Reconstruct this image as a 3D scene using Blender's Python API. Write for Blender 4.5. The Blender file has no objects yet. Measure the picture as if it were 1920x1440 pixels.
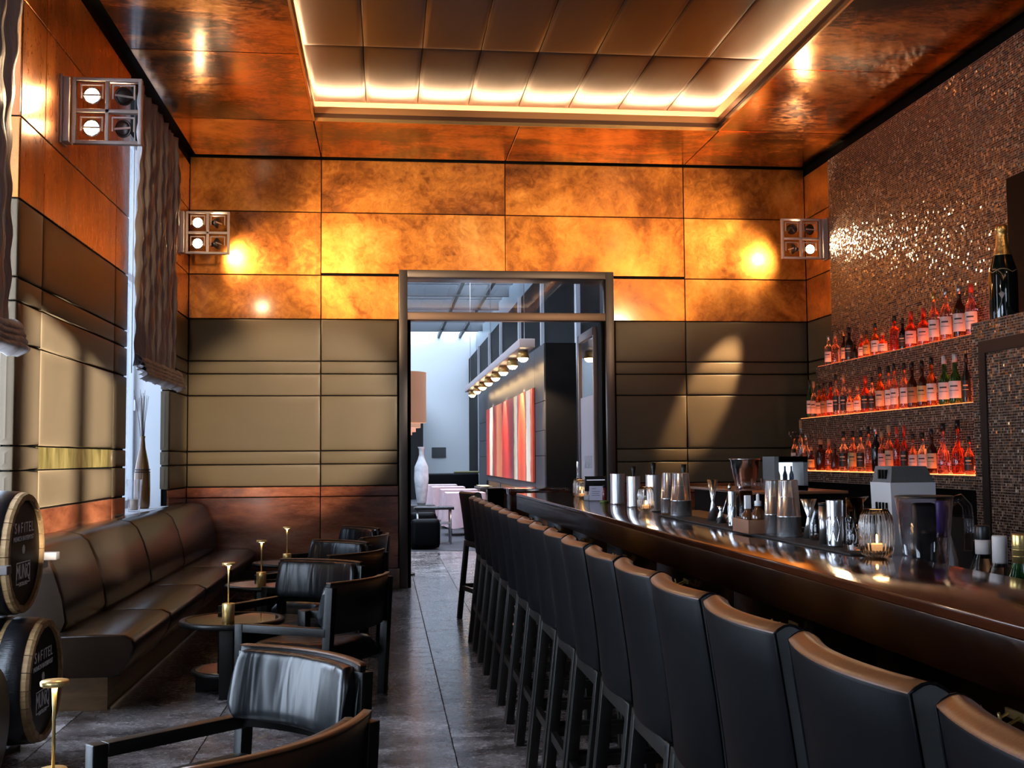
import bpy, bmesh, math, random
from mathutils import Vector, Matrix
random.seed(7)
S = bpy.context.scene
COL = S.collection
PI = math.pi

# ---------------------------------------------------------------- camera
cam_d = bpy.data.cameras.new('camera'); cam = bpy.data.objects.new('camera', cam_d); COL.objects.link(cam)
cam_d.sensor_fit = 'HORIZONTAL'; cam_d.sensor_width = 36.0; cam_d.lens = 36.0 * 2149.05 / 1920
cam_d.clip_start = 0.02; cam_d.clip_end = 200
_yaw, _pit, _rol = 0.111001, 0.0642462, -0.00727615
_f = Vector((math.sin(_yaw)*math.cos(_pit), math.cos(_yaw)*math.cos(_pit), math.sin(_pit)))
_r0 = Vector((math.cos(_yaw), -math.sin(_yaw), 0)); _u0 = _r0.cross(_f)
_r = _r0*math.cos(_rol) + _u0*math.sin(_rol); _u = -_r0*math.sin(_rol) + _u0*math.cos(_rol)
_m = Matrix((_r, _u, -_f)).transposed().to_4x4(); _m.translation = Vector((0, 0, 1.3))
cam.matrix_world = _m
S.camera = cam

# ---------------------------------------------------------------- world, sun, exposure
W = bpy.data.worlds.new('world'); S.world = W; W.use_nodes = True
_bg = W.node_tree.nodes['Background']; _bg.inputs[0].default_value = (0.66, 0.80, 1.0, 1); _bg.inputs[1].default_value = 11.5
S.view_settings.view_transform = 'Standard'; S.view_settings.look = 'None'
S.view_settings.exposure = 0.25; S.view_settings.gamma = 1.0; S.view_settings.use_curve_mapping = False
S.cycles.use_denoising = True
S.cycles.max_bounces = 16; S.cycles.diffuse_bounces = 4; S.cycles.glossy_bounces = 5; S.cycles.transmission_bounces = 14
S.cycles.transparent_max_bounces = 10; S.cycles.sample_clamp_indirect = 6.0
S.cycles.caustics_reflective = False; S.cycles.caustics_refractive = False

sun_d = bpy.data.lights.new('sun', 'SUN'); sun = bpy.data.objects.new('sun', sun_d); COL.objects.link(sun)
sun_d.energy = 34.0; sun_d.angle = math.radians(0.6); sun_d.color = (1.0, 0.96, 0.88)
sun.rotation_euler = (Vector((-4.3, 11.6, -1.75))).to_track_quat('-Z', 'Y').to_euler()

def portal(loc, size, normal):
    d = bpy.data.lights.new('daylight_portal', 'AREA'); o = bpy.data.objects.new('daylight_portal', d); COL.objects.link(o)
    d.shape = 'RECTANGLE'; d.size, d.size_y = size; d.energy = 1; d.cycles.is_portal = True
    o.location = loc; o.rotation_euler = Vector(normal).to_track_quat('-Z', 'Z').to_euler()
portal((-2.32, 4.95, 2.15), (2.6, 4.1), (1, 0, 0))
portal((-2.32, 9.86, 2.55), (1.7, 3.2), (1, 0, 0))
portal((2.04, -3.1, 2.9), (.84, 1.6), (0, 1, 0))
portal((.32, -3.1, 2.1), (1.25, 3.2), (0, 1, 0))
portal((3.45, -3.1, 1.25), (1.4, 1.5), (0, 1, 0))

# ---------------------------------------------------------------- materials
def new_mat(name):
    m = bpy.data.materials.new(name); m.use_nodes = True
    nt = m.node_tree; return m, nt, nt.nodes['Principled BSDF']
def N(nt, t, **kw):
    n = nt.nodes.new(t)
    for k, v in kw.items():
        if k.startswith('i_'):
            n.inputs[k[2:].replace('_', ' ')].default_value = v
        else: setattr(n, k, v)
    return n
def ramp(nt, fac, stops, interp='LINEAR'):
    r = nt.nodes.new('ShaderNodeValToRGB'); r.color_ramp.interpolation = interp
    el = r.color_ramp.elements
    while len(el) < len(stops): el.new(0.5)
    for e, (p, c) in zip(el, stops): e.position = p; e.color = (*c, 1) if len(c) == 3 else c
    nt.links.new(fac, r.inputs[0]); return r.outputs[0]
def coords(nt, scale=(1, 1, 1), rnd=False):
    tc = nt.nodes.new('ShaderNodeTexCoord'); mp = nt.nodes.new('ShaderNodeMapping')
    mp.inputs['Scale'].default_value = scale
    nt.links.new(tc.outputs['Object'], mp.inputs['Vector'])
    if rnd:
        oi = nt.nodes.new('ShaderNodeObjectInfo'); mm = nt.nodes.new('ShaderNodeMath'); mm.operation = 'MULTIPLY'; mm.inputs[1].default_value = 40
        nt.links.new(oi.outputs['Random'], mm.inputs[0]); nt.links.new(mm.outputs[0], mp.inputs['Location'])
    return mp.outputs[0]
def noise(nt, vec, scale, detail=4, rough=.55, dist=0.0):
    n = N(nt, 'ShaderNodeTexNoise', i_Scale=scale, i_Detail=detail, i_Roughness=rough, i_Distortion=dist)
    nt.links.new(vec, n.inputs['Vector']); return n.outputs['Fac']
def bump(nt, b, h, strength=.2, dist=.01):
    n = N(nt, 'ShaderNodeBump', i_Strength=strength, i_Distance=dist); nt.links.new(h, n.inputs['Height']); nt.links.new(n.outputs[0], b.inputs['Normal'])
MATS = {}
def M(name, col=(.5, .5, .5), rough=.5, metal=0, coat=0, coat_r=.1, trans=0, ior=1.45, emis=None, es=0, var=None, bmp=None, alpha=1, spec=None):
    """var=(scale, second colour, stretch xyz); bmp=(scale, strength, stretch)"""
    if name in MATS: return MATS[name]
    m, nt, b = new_mat(name)
    b.inputs['Base Color'].default_value = (*col, 1); b.inputs['Roughness'].default_value = rough; b.inputs['Metallic'].default_value = metal
    b.inputs['Coat Weight'].default_value = coat; b.inputs['Coat Roughness'].default_value = coat_r
    b.inputs['Transmission Weight'].default_value = trans; b.inputs['IOR'].default_value = ior; b.inputs['Alpha'].default_value = alpha
    if spec is not None: b.inputs['Specular IOR Level'].default_value = spec
    if emis: b.inputs['Emission Color'].default_value = (*emis, 1); b.inputs['Emission Strength'].default_value = es
    if var:
        v = coords(nt, var[2] if len(var) > 2 else (1, 1, 1), True)
        c = ramp(nt, noise(nt, v, var[0], 6, .6, .6), [(.3, col), (.7, var[1])]); nt.links.new(c, b.inputs['Base Color'])
    if bmp:
        v = coords(nt, bmp[2] if len(bmp) > 2 else (1, 1, 1)); bump(nt, b, noise(nt, v, bmp[0], 5), bmp[1])
    MATS[name] = m; return m

def copper_mat(name, stops, rough=(.22, .42), metal=.75, stretch=(1, 1, 1), sc=1.6, fine=.2, bm=.03, coat=.35, coat_r=.12):
    m, nt, b = new_mat(name)
    v = coords(nt, stretch, True)
    a = noise(nt, v, sc, 8, .62, .5); f = noise(nt, v, sc*9, 6, .7, 1.5)
    mx = N(nt, 'ShaderNodeMath', operation='MULTIPLY_ADD'); nt.links.new(f, mx.inputs[0]); mx.inputs[1].default_value = fine
    nt.links.new(a, mx.inputs[2])
    sb = N(nt, 'ShaderNodeMath', operation='SUBTRACT'); nt.links.new(mx.outputs[0], sb.inputs[0]); sb.inputs[1].default_value = fine/2
    c = ramp(nt, sb.outputs[0], stops); nt.links.new(c, b.inputs['Base Color'])
    mr = N(nt, 'ShaderNodeMapRange'); nt.links.new(f, mr.inputs[0]); mr.inputs[1].default_value = .3; mr.inputs[2].default_value = .7
    mr.inputs[3].default_value = rough[0]; mr.inputs[4].default_value = rough[1]; nt.links.new(mr.outputs[0], b.inputs['Roughness'])
    b.inputs['Metallic'].default_value = metal; b.inputs['Coat Weight'].default_value = coat; b.inputs['Coat Roughness'].default_value = coat_r
    bump(nt, b, f, bm, .01); MATS[name] = m; return m
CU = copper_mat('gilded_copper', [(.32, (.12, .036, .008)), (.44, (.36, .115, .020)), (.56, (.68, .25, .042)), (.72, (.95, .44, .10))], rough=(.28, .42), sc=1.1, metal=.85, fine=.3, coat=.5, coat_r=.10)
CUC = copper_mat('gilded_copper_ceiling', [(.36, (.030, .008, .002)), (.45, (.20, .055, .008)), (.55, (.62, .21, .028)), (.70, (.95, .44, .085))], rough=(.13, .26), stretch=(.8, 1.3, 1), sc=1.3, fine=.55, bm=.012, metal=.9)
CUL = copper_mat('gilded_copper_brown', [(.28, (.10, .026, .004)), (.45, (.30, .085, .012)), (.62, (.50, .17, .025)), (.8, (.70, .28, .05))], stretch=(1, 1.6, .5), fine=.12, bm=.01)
WOODR = copper_mat('rosewood_red', [(.30, (.03, .008, .005)), (.44, (.13, .034, .014)), (.58, (.30, .090, .036)), (.75, (.48, .22, .12))], rough=(.14, .26), metal=.1, stretch=(.7, .7, 2.6), sc=1.2)
WOODB = copper_mat('bar_rosewood', [(.25, (.010, .003, .002)), (.45, (.035, .009, .004)), (.65, (.08, .020, .008)), (.85, (.14, .040, .014))], rough=(.04, .09), metal=0, stretch=(3, .5, 3), sc=1.2)
WOODF = copper_mat('bar_fascia_rosewood', [(.25, (.004, .002, .0015)), (.48, (.016, .005, .002)), (.62, (.045, .015, .0035)), (.82, (.14, .052, .011))], rough=(.12, .20), metal=0, stretch=(2, .9, 2), sc=.9, fine=.12, bm=.002, coat=.0)
WOODF.node_tree.nodes['Principled BSDF'].inputs['Specular IOR Level'].default_value = .3
LEA = M('taupe_leather', (.098, .068, .037), .46, var=(1.2, (.122, .084, .047)), bmp=(160, .05), spec=.4)
LEAD = M('dark_leather_strip', (.07, .05, .035), .35)
LEAC = M('ceiling_leather', (.024, .012, .007), .34, bmp=(120, .03), spec=.3)
BLK = M('black_void', (.003, .003, .003), .7, spec=.1)
BLKW = M('black_stained_wood', (.004, .004, .004), .36, spec=.35, var=(14, (.010, .009, .008), (1, 1, 6)), bmp=(60, .12, (1, 1, 8)))
BLKL = M('black_leather', (.003, .003, .004), .42, bmp=(220, .03), spec=.07)
BLKSHEEN = M('black_leather_window_sheen', (.06, .06, .06), .30, bmp=(200, .05), spec=.75, coat=.3, coat_r=.2)  # rear-window sheen put into a lighter grey base; the leather itself is black
TOPREF = M('ceiling_reflection_brown', (.16, .062, .024), .32, bmp=(180, .08))  # copper ceiling's reflection on black leather, put in as a brown base colour
BRNL = M('brown_banquette_leather', (.008, .0045, .003), .24, var=(2, (.015, .008, .005)), bmp=(140, .05), spec=.38)
BRASS = M('brushed_brass', (.88, .62, .24), .32, .7, bmp=(90, .05, (1, 1, .05)))
STEEL = M('polished_steel', (.74, .74, .76), .20, 1)
STEELB = M('brushed_steel', (.55, .55, .57), .28, 1)
STEELD = M('dark_bronze_steel', (.085, .072, .068), .38, .8)
GREYM = M('grey_lacquered_metal', (.62, .50, .45), .4, .35)
WHT = M('white_paint', (.78, .80, .82), .5)
GLASS = M('clear_glass', (1, 1, 1), .01, trans=1, ior=1.45)
STONE = copper_mat('floor_stone', [(.32, (.020, .016, .016)), (.43, (.085, .070, .070)), (.54, (.19, .162, .16)), (.70, (.40, .355, .35))], rough=(.14, .34), metal=0, stretch=(1, 1.6, 1), sc=3.0, fine=.45, coat=.2)
JOINT = M('floor_joint', (.012, .010, .010), .7)
OAK = M('barrel_oak', (.24, .13, .05), .55, var=(7, (.44, .27, .12), (.5, 5, 5)), bmp=(40, .2, (1, 6, 6)))
BLKP = M('black_barrel_paint', (.010, .010, .012), .30, bmp=(30, .25, (1, 5, 5)))
WALLX = M('plaster_dark', (.03, .025, .02), .8)

def mosaic():
    m, nt, b = new_mat('glass_mosaic'); L = nt.links.new
    tc = nt.nodes.new('ShaderNodeTexCoord'); sp = nt.nodes.new('ShaderNodeSeparateXYZ'); L(tc.outputs['Object'], sp.inputs[0])
    def ma(op, a, bb=None):
        n = N(nt, 'ShaderNodeMath', operation=op)
        for i, q in enumerate((a, bb)):
            if q is None: continue
            if isinstance(q, (int, float)): n.inputs[i].default_value = q
            else: L(q, n.inputs[i])
        return n.outputs[0]
    u = ma('DIVIDE', ma('ADD', sp.outputs[0], sp.outputs[1]), .0185); v = ma('DIVIDE', sp.outputs[2], .0172)
    cu, cv = ma('FLOOR', u), ma('FLOOR', v); fu, fv = ma('FRACT', u), ma('FRACT', v)
    cb = nt.nodes.new('ShaderNodeCombineXYZ'); L(cu, cb.inputs[0]); L(cv, cb.inputs[1])
    wn = N(nt, 'ShaderNodeTexWhiteNoise', noise_dimensions='2D'); L(cb.outputs[0], wn.inputs['Vector'])
    mort = ma('MAXIMUM', ma('LESS_THAN', fu, .12), ma('LESS_THAN', fv, .14))
    tile = ramp(nt, wn.outputs['Value'], [(0, (.010, .005, .004)), (.35, (.035, .016, .010)), (.6, (.11, .056, .034)), (.8, (.24, .145, .095)), (.93, (.42, .31, .22))], 'CONSTANT')
    mix = N(nt, 'ShaderNodeMix', data_type='RGBA'); L(mort, mix.inputs[0]); L(tile, mix.inputs[6]); mix.inputs[7].default_value = (.38, .26, .205, 1)
    L(mix.outputs[2], b.inputs['Base Color'])
    ro = ma('MAXIMUM', ma('MULTIPLY', mort, .7), .16); L(ro, b.inputs['Roughness'])
    g = nt.nodes.new('ShaderNodeNewGeometry')
    vs = N(nt, 'ShaderNodeVectorMath', operation='SUBTRACT'); L(wn.outputs['Color'], vs.inputs[0]); vs.inputs[1].default_value = (.5, .5, .5)
    sc = N(nt, 'ShaderNodeVectorMath', operation='SCALE'); L(vs.outputs[0], sc.inputs[0]); sc.inputs['Scale'].default_value = .42
    ad = N(nt, 'ShaderNodeVectorMath', operation='ADD'); L(g.outputs['Normal'], ad.inputs[0]); L(sc.outputs[0], ad.inputs[1])
    no = N(nt, 'ShaderNodeVectorMath', operation='NORMALIZE'); L(ad.outputs[0], no.inputs[0]); L(no.outputs[0], b.inputs['Normal'])
    b.inputs['Metallic'].default_value = .35; b.inputs['Specular IOR Level'].default_value = .8
    MATS['glass_mosaic'] = m; return m
MOS = mosaic()

# ---------------------------------------------------------------- mesh helpers
class MB:
    def __init__(s): s.v = []; s.f = []; s.sm = []
    def add(s, vs, fs, smooth=False):
        o = len(s.v); s.v += [tuple(p) for p in vs]; s.f += [tuple(i+o for i in f) for f in fs]; s.sm += [smooth]*len(fs); return s
    def box(s, x0, x1, y0, y1, z0, z1, b=0):
        if b <= 0:
            return s.add([(x, y, z) for x in (x0, x1) for y in (y0, y1) for z in (z0, z1)],
                         [(0, 1, 3, 2), (4, 6, 7, 5), (0, 4, 5, 1), (2, 3, 7, 6), (0, 2, 6, 4), (1, 5, 7, 3)])
        b = min(b, abs(x1-x0)/2.01, abs(y1-y0)/2.01, abs(z1-z0)/2.01)
        c = Vector(((x0+x1)/2, (y0+y1)/2, (z0+z1)/2)); h = Vector((abs(x1-x0)/2, abs(y1-y0)/2, abs(z1-z0)/2))
        bm = bmesh.new(); bmesh.ops.create_cube(bm, size=2)
        for q in bm.verts: q.co = Vector((q.co.x*h.x, q.co.y*h.y, q.co.z*h.z)) + c
        bmesh.ops.bevel(bm, geom=bm.edges[:], offset=b, segments=2, profile=.6, affect='EDGES')
        return s.bm(bm, True)
    def bm(s, bm, smooth=False):
        bm.verts.index_update(); s.add([v.co[:] for v in bm.verts], [[v.index for v in f.verts] for f in bm.faces], smooth); bm.free(); return s
    def bar(s, p, q, w, h, up=(0, 0, 1), b=0):
        """rectangular bar from p to q, width w (sideways) and height h (along up)"""
        p, q = Vector(p), Vector(q); d = (q-p); ln = d.length; d.normalize(); up = Vector(up)
        if abs(d.dot(up)) > .98: up = Vector((0, 1, 0))
        sd = d.cross(up).normalized(); uu = sd.cross(d)
        t = MB().box(-w/2, w/2, 0, ln, -h/2, h/2, b)
        return s.add([p + sd*x + d*y + uu*z for x, y, z in t.v], t.f, b > 0)
    def cyl(s, c, r, h, n=24, r2=None, axis='z', cap=True, smooth=True):
        r2 = r if r2 is None else r2
        ax = {'z': (0, 1, 2), 'x': (1, 2, 0), 'y': (2, 0, 1)}[axis]
        def P(a, rr, z):
            q = [0, 0, 0]; q[ax[0]] = rr*math.cos(a); q[ax[1]] = rr*math.sin(a); q[ax[2]] = z
            return (c[0]+q[0], c[1]+q[1], c[2]+q[2])
        vs = [P(2*PI*i/n, r, 0) for i in range(n)] + [P(2*PI*i/n, r2, h) for i in range(n)]
        s.add(vs, [(i, (i+1) % n, n+(i+1) % n, n+i) for i in range(n)], smooth)
        if cap:
            s.add(vs[:n], [tuple(range(n-1, -1, -1))]); s.add(vs[n:], [tuple(range(n))])
        return s
    def lathe(s, prof, c=(0, 0, 0), n=24, flute=None, smooth=True, axis='z'):
        """prof list of (r, z); flute=(count, depth)"""
        ax = {'z': (0, 1, 2), 'x': (1, 2, 0), 'y': (2, 0, 1)}[axis]; vs = []
        for r, z in prof:
            for i in range(n):
                a = 2*PI*i/n; rr = r*(1+flute[1]*math.cos(flute[0]*a)) if flute else r
                q = [0, 0, 0]; q[ax[0]] = rr*math.cos(a); q[ax[1]] = rr*math.sin(a); q[ax[2]] = z
                vs.append((c[0]+q[0], c[1]+q[1], c[2]+q[2]))
        k = len(prof)
        fs = [(j*n+i, j*n+(i+1) % n, (j+1)*n+(i+1) % n, (j+1)*n+i) for j in range(k-1) for i in range(n)]
        s.add(vs, fs, smooth)
        s.add(vs[:n], [tuple(range(n-1, -1, -1))]); s.add(vs[-n:], [tuple(range(n))]); return s
    def tube(s, pts, r, n=8, r2=None):
        pts = [Vector(p) for p in pts]; vs = []
        for i, p in enumerate(pts):
            d = (pts[min(i+1, len(pts)-1)] - pts[max(i-1, 0)]).normalized()
            a = d.orthogonal().normalized() if i == 0 else (a - d*a.dot(d)).normalized()
            b = d.cross(a); rr = r if r2 is None else r + (r2-r)*i/(len(pts)-1)
            vs += [p + (a*math.cos(2*PI*j/n) + b*math.sin(2*PI*j/n))*rr for j in range(n)]
        k = len(pts)
        s.add(vs, [(j*n+i, j*n+(i+1) % n, (j+1)*n+(i+1) % n, (j+1)*n+i) for j in range(k-1) for i in range(n)], True)
        s.add(vs[:n], [tuple(range(n-1, -1, -1))]); s.add(vs[-n:], [tuple(range(n))]); return s
    def sheet(s, fn, nu, nv, thick=None, smooth=True):
        """fn(u,v)->(point, normal) ; thick closes it into a solid"""
        A = [[fn(i/nu, j/nv) for j in range(nv+1)] for i in range(nu+1)]
        id_ = lambda i, j: i*(nv+1)+j
        vs = [Vector(A[i][j][0]) for i in range(nu+1) for j in range(nv+1)]
        fs = [(id_(i, j), id_(i+1, j), id_(i+1, j+1), id_(i, j+1)) for i in range(nu) for j in range(nv)]
        if thick is None: return s.add(vs, fs, smooth)
        o = len(vs); vs += [Vector(A[i][j][0]) - Vector(A[i][j][1])*thick for i in range(nu+1) for j in range(nv+1)]
        fs += [tuple(o+q for q in reversed(f)) for f in fs[:nu*nv]]
        rim = [id_(i, 0) for i in range(nu+1)] + [id_(nu, j) for j in range(1, nv+1)] + [id_(i, nv) for i in range(nu-1, -1, -1)] + [id_(0, j) for j in range(nv-1, 0, -1)]
        s.add(vs, fs, smooth)
        k = len(rim); o2 = len(s.v) - len(vs)
        s.f += [(o2+rim[(i+1) % k], o2+rim[i], o2+o+rim[i], o2+o+rim[(i+1) % k]) for i in range(k)]; s.sm += [False]*k
        return s
    def build(s, name, mat, parent=None, loc=None):
        me = bpy.data.meshes.new(name); me.from_pydata([tuple(p) for p in s.v], [], s.f); me.update()
        for p, sm in zip(me.polygons, s.sm): p.use_smooth = sm
        bm = bmesh.new(); bm.from_mesh(me); bmesh.ops.remove_doubles(bm, verts=bm.verts[:], dist=1e-6); bmesh.ops.recalc_face_normals(bm, faces=bm.faces[:]); bm.to_mesh(me); bm.free()
        me.materials.append(mat)
        o = bpy.data.objects.new(name, me); COL.objects.link(o)
        if parent: o.parent = parent
        if loc: o.location = loc
        return o
def tag(o, label=None, cat=None, group=None, kind=None):
    for k, v in (('label', label), ('category', cat), ('group', group), ('kind', kind)):
        if v: o[k] = v
    return o
def thing(name, label, cat, loc=(0, 0, 0), rz=0, group=None):
    o = bpy.data.objects.new(name, None); COL.objects.link(o); o.location = loc; o.rotation_euler = (0, 0, rz); o.empty_display_size = .1
    return tag(o, label, cat, group)
def struct(o, label, cat='wall'): return tag(o, label, cat, None, 'structure')
def copy_tree(o, parent=None):
    c = o.copy(); COL.objects.link(c); c.parent = parent
    for ch in list(o.children): copy_tree(ch, c)
    return c
def dup(proto, loc, rz, label):
    c = copy_tree(proto); c.location = loc; c.rotation_euler = (0, 0, rz); c['label'] = label; return c
ORD = ['first', 'second', 'third', 'fourth', 'fifth', 'sixth', 'seventh', 'eighth', 'ninth', 'tenth', 'eleventh', 'twelfth', 'thirteenth', 'fourteenth', 'fifteenth', 'sixteenth', 'seventeenth', 'eighteenth', 'nineteenth', 'twentieth', 'twenty-first', 'twenty-second', 'twenty-third', 'twenty-fourth']

def panel(name, mat, parent, axis, at, sgn, a0, a1, b0, b1, t=.02, bev=.006, puff=0, gap=.004, soft=1):
    """a flat cladding piece on plane axis=at, standing proud towards sgn; (a,b) = the other two axes"""
    a0 += gap; a1 -= gap; b0 += gap; b1 -= gap
    rings = [(0, 0), (0, t-bev), (bev, t)]
    if puff: rings = [(0, 0), (0, t-bev), (bev*.3, t-bev*.3), (bev, t), (bev+.012*soft, t+puff*.45), (bev+.03*soft, t+puff*.8), (bev+.06*soft, t+puff)]
    vs, fs = [], []
    for ins, d in rings:
        ins = min(ins, (a1-a0)*.45, (b1-b0)*.45)
        for a, b in ((a0+ins, b0+ins), (a1-ins, b0+ins), (a1-ins, b1-ins), (a0+ins, b1-ins)):
            p = {'x': (at+sgn*d, a, b), 'y': (a, at+sgn*d, b), 'z': (a, b, at+sgn*d)}[axis]; vs.append(p)
    k = len(rings)
    fs = [(j*4+i, j*4+(i+1) % 4, j*4+4+(i+1) % 4, j*4+4+i) for j in range(k-1) for i in range(4)] + [(4*k-4, 4*k-3, 4*k-2, 4*k-1)]
    mb = MB(); mb.add(vs, fs, bool(puff))
    o = mb.build(name, mat, parent); return o
# ================================================================ STRUCTURE
def window_glass(name='window_glass', tint=(1, 1, 1), strength=.75, f0=.04):
    m = bpy.data.materials.new(name); m.use_nodes = True; nt = m.node_tree; nt.nodes.clear()
    o = nt.nodes.new('ShaderNodeOutputMaterial'); mx = nt.nodes.new('ShaderNodeMixShader'); t = nt.nodes.new('ShaderNodeBsdfTransparent'); g = nt.nodes.new('ShaderNodeBsdfGlossy')
    t.inputs[0].default_value = (*tint, 1); g.inputs['Roughness'].default_value = .0
    lw_ = nt.nodes.new('ShaderNodeLayerWeight'); lw_.inputs['Blend'].default_value = .5
    pw = N(nt, 'ShaderNodeMath', operation='POWER'); nt.links.new(lw_.outputs['Facing'], pw.inputs[0]); pw.inputs[1].default_value = 3.0
    ma = N(nt, 'ShaderNodeMath', operation='MULTIPLY_ADD'); nt.links.new(pw.outputs[0], ma.inputs[0]); ma.inputs[1].default_value = strength; ma.inputs[2].default_value = f0
    nt.links.new(ma.outputs[0], mx.inputs[0]); nt.links.new(t.outputs[0], mx.inputs[1]); nt.links.new(g.outputs[0], mx.inputs[2]); nt.links.new(mx.outputs[0], o.inputs[0]); return m
PANE = window_glass()
TINT = window_glass('tinted_glass', (.22, .22, .23))
TRAN = window_glass('transom_glass', (.97, .97, .98), .8, .09)
TINT2 = window_glass('lightly_tinted_glass', (.52, .53, .55))
THIN = window_glass('thin_clear_glass', (.97, .97, .98), .9)
FROST = M('frosted_glass', (.62, .56, .60), .5, trans=.35)
YB, XL, XR, ZC = 11.68, -1.95, 4.46, 4.36
ROWC = [2.713, 3.162, 3.808, 4.355]
ROWL = [1.03, 1.25, 1.383, 1.938, 2.158, 2.287, 2.713]

# floor ------------------------------------------------------------
fl = struct(MB().box(-2.5, 4.9, -3.2, 16.2, -.12, -.012).build('floor', JOINT), 'dark grey-brown stone floor laid in long slabs down the aisle', 'floor')
STRIPS = [(-2.30, -1.56, 1.12, .5), (-1.56, -.83, 1.12, .05), (-.83, -.10, 1.12, .62), (-.10, .31, 1.12, 0), (.31, .72, .845, .2), (.72, 1.45, 1.0, .4)]
for x0, x1, ln, off in STRIPS:
    y = 5.583 - 6*1.12 + off if ln > 1.05 else 5.446 - 7*.845 + off*0
    while y < 16.2:
        y1 = min(y+ln, 16.2)
        if y1 > -.5: panel('floor_slab', STONE, fl, 'z', -.012, 1, x0, x1, max(y, -3.2), y1, t=.012, bev=.0015, gap=.0022)
        y += ln
struct(MB().box(1.45, 4.9, -3.2, 16.2, -.03, -.001).build('floor_service', M('service_floor', (.03, .028, .026), .5)), 'dark service floor behind the bar', 'floor')

# back wall --------------------------------------------------------
wb = MB()
wb.box(-2.6, .147, YB+.02, YB+.3, 0, 5.1); wb.box(2.369, 4.9, YB+.02, YB+.3, 0, 5.1); wb.box(.147, 2.369, YB+.02, YB+.3, 3.222, 5.1)
wall_back = struct(wb.build('wall_back', BLK), 'back wall of gilded copper sheets over taupe leather panels', 'wall')
XC = [XL, -.64, 1.244, 3.137, XR]
for i in range(4):
    for j in range(3):
        if j == 0:
            spans = {0: [(XC[0], XC[1])], 1: [(XC[1], .147)], 2: [(2.369, XC[3])], 3: [(XC[3], XC[4])]}[i]
        else: spans = [(XC[i], XC[i+1])]
        for a, b in spans:
            z0 = ROWC[j]
            if j == 1 and i in (1, 2):   # copper sheets over the door opening, cut round its head
                xa, xb = (XC[1], .147) if i == 1 else (2.369, XC[3])
                panel('copper_sheet', CU, wall_back, 'y', YB+.02, -1, XC[i], XC[i+1], 3.18, ROWC[2], t=.02, bev=.003)
                continue
            panel('copper_sheet', CU, wall_back, 'y', YB+.02, -1, a, b, z0, ROWC[j+1], t=.02, bev=.003)
for a, b in ((XL, -.64), (-.64, .135), (2.385, 3.137), (3.137, XR)):
    for j in range(6):
        panel('leather_panel', LEA, wall_back, 'y', YB+.02, -1, a, b, ROWL[j], ROWL[j+1], t=.02, bev=.008, puff=.006, gap=.005)
for a, b in ((XL, -.64), (-.64, .142), (2.38, 3.137), (3.137, XR)):
    panel('rosewood_rail', WOODR, wall_back, 'y', YB+.02, -1, a, b, .925, 1.028, t=.028, bev=.004)
    panel('rosewood_panel', WOODR, wall_back, 'y', YB+.02, -1, a, b, .20, .925, t=.022, bev=.003)
struct(MB().box(XL, .15, YB-.05, YB+.02, 0, .20, .006).build('baseboard_back', M('stone_base', (.12, .075, .06), .4, var=(9, (.22, .16, .13)))), 'veined brown stone skirting left of the doorway', 'baseboard')

# left wall: piers and windows ------------------------------------------------
WX = -2.02   # inner edge of the reveals
lw = MB()
for y0, y1 in ((-3.2, -1.0), (2.0, 3.6), (6.34, 8.98), (10.75, 11.98)): lw.box(-2.5, XL-.022, y0, y1, 0, 5.1)
for y0, y1 in ((-1.0, 2.0), (3.6, 6.34), (8.98, 10.75)): lw.box(-2.5, XL-.022, y0, y1, 0, .10 if y0 == 3.6 else .86); lw.box(-2.5, XL-.022, y0, y1, 4.22, 5.1)
wall_left = struct(lw.build('wall_left', BLK), 'left window wall clad in leather and brown copper sheets', 'wall')
def pier(y0, y1, cols, brass=False):
    for a, b in zip(cols[:-1], cols[1:]):
        for j in range(6):
            if brass and j == 1 and a == cols[1]:
                panel('brass_inlay', M('antique_brass', (.85, .66, .22), .28, .8, var=(9, (.20, .14, .03), (1, 1, .35))), wall_left, 'x', XL-.022, 1, a, b, ROWL[j], ROWL[j+1], t=.012, bev=.002); continue
            panel('leather_panel', LEA, wall_left, 'x', XL-.022, 1, a, b, ROWL[j], ROWL[j+1], t=.022, bev=.008, puff=.006, gap=.005)
        for z0, z1 in ((2.713, 3.16), (3.16, 3.81), (3.81, 4.28)):
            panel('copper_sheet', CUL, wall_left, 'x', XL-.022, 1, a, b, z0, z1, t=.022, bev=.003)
        panel('rosewood_rail', WOODR, wall_left, 'x', XL-.022, 1, a, b, .86, 1.028, t=.022, bev=.003)
    for j in range(6): panel('leather_return', LEA, wall_left, 'y', y0, -1, XL-.09, XL, ROWL[j], ROWL[j+1], t=.012, bev=.006, puff=.004, gap=.004)
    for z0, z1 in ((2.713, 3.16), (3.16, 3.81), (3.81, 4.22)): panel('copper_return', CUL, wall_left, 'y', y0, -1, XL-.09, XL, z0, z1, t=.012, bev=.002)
pier(6.34, 8.98, [6.34, 6.78, 8.555, 8.98], True)
pier(10.75, YB, [10.75, YB])
pier(2.0, 3.6, [2.0, 3.6])
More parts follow.
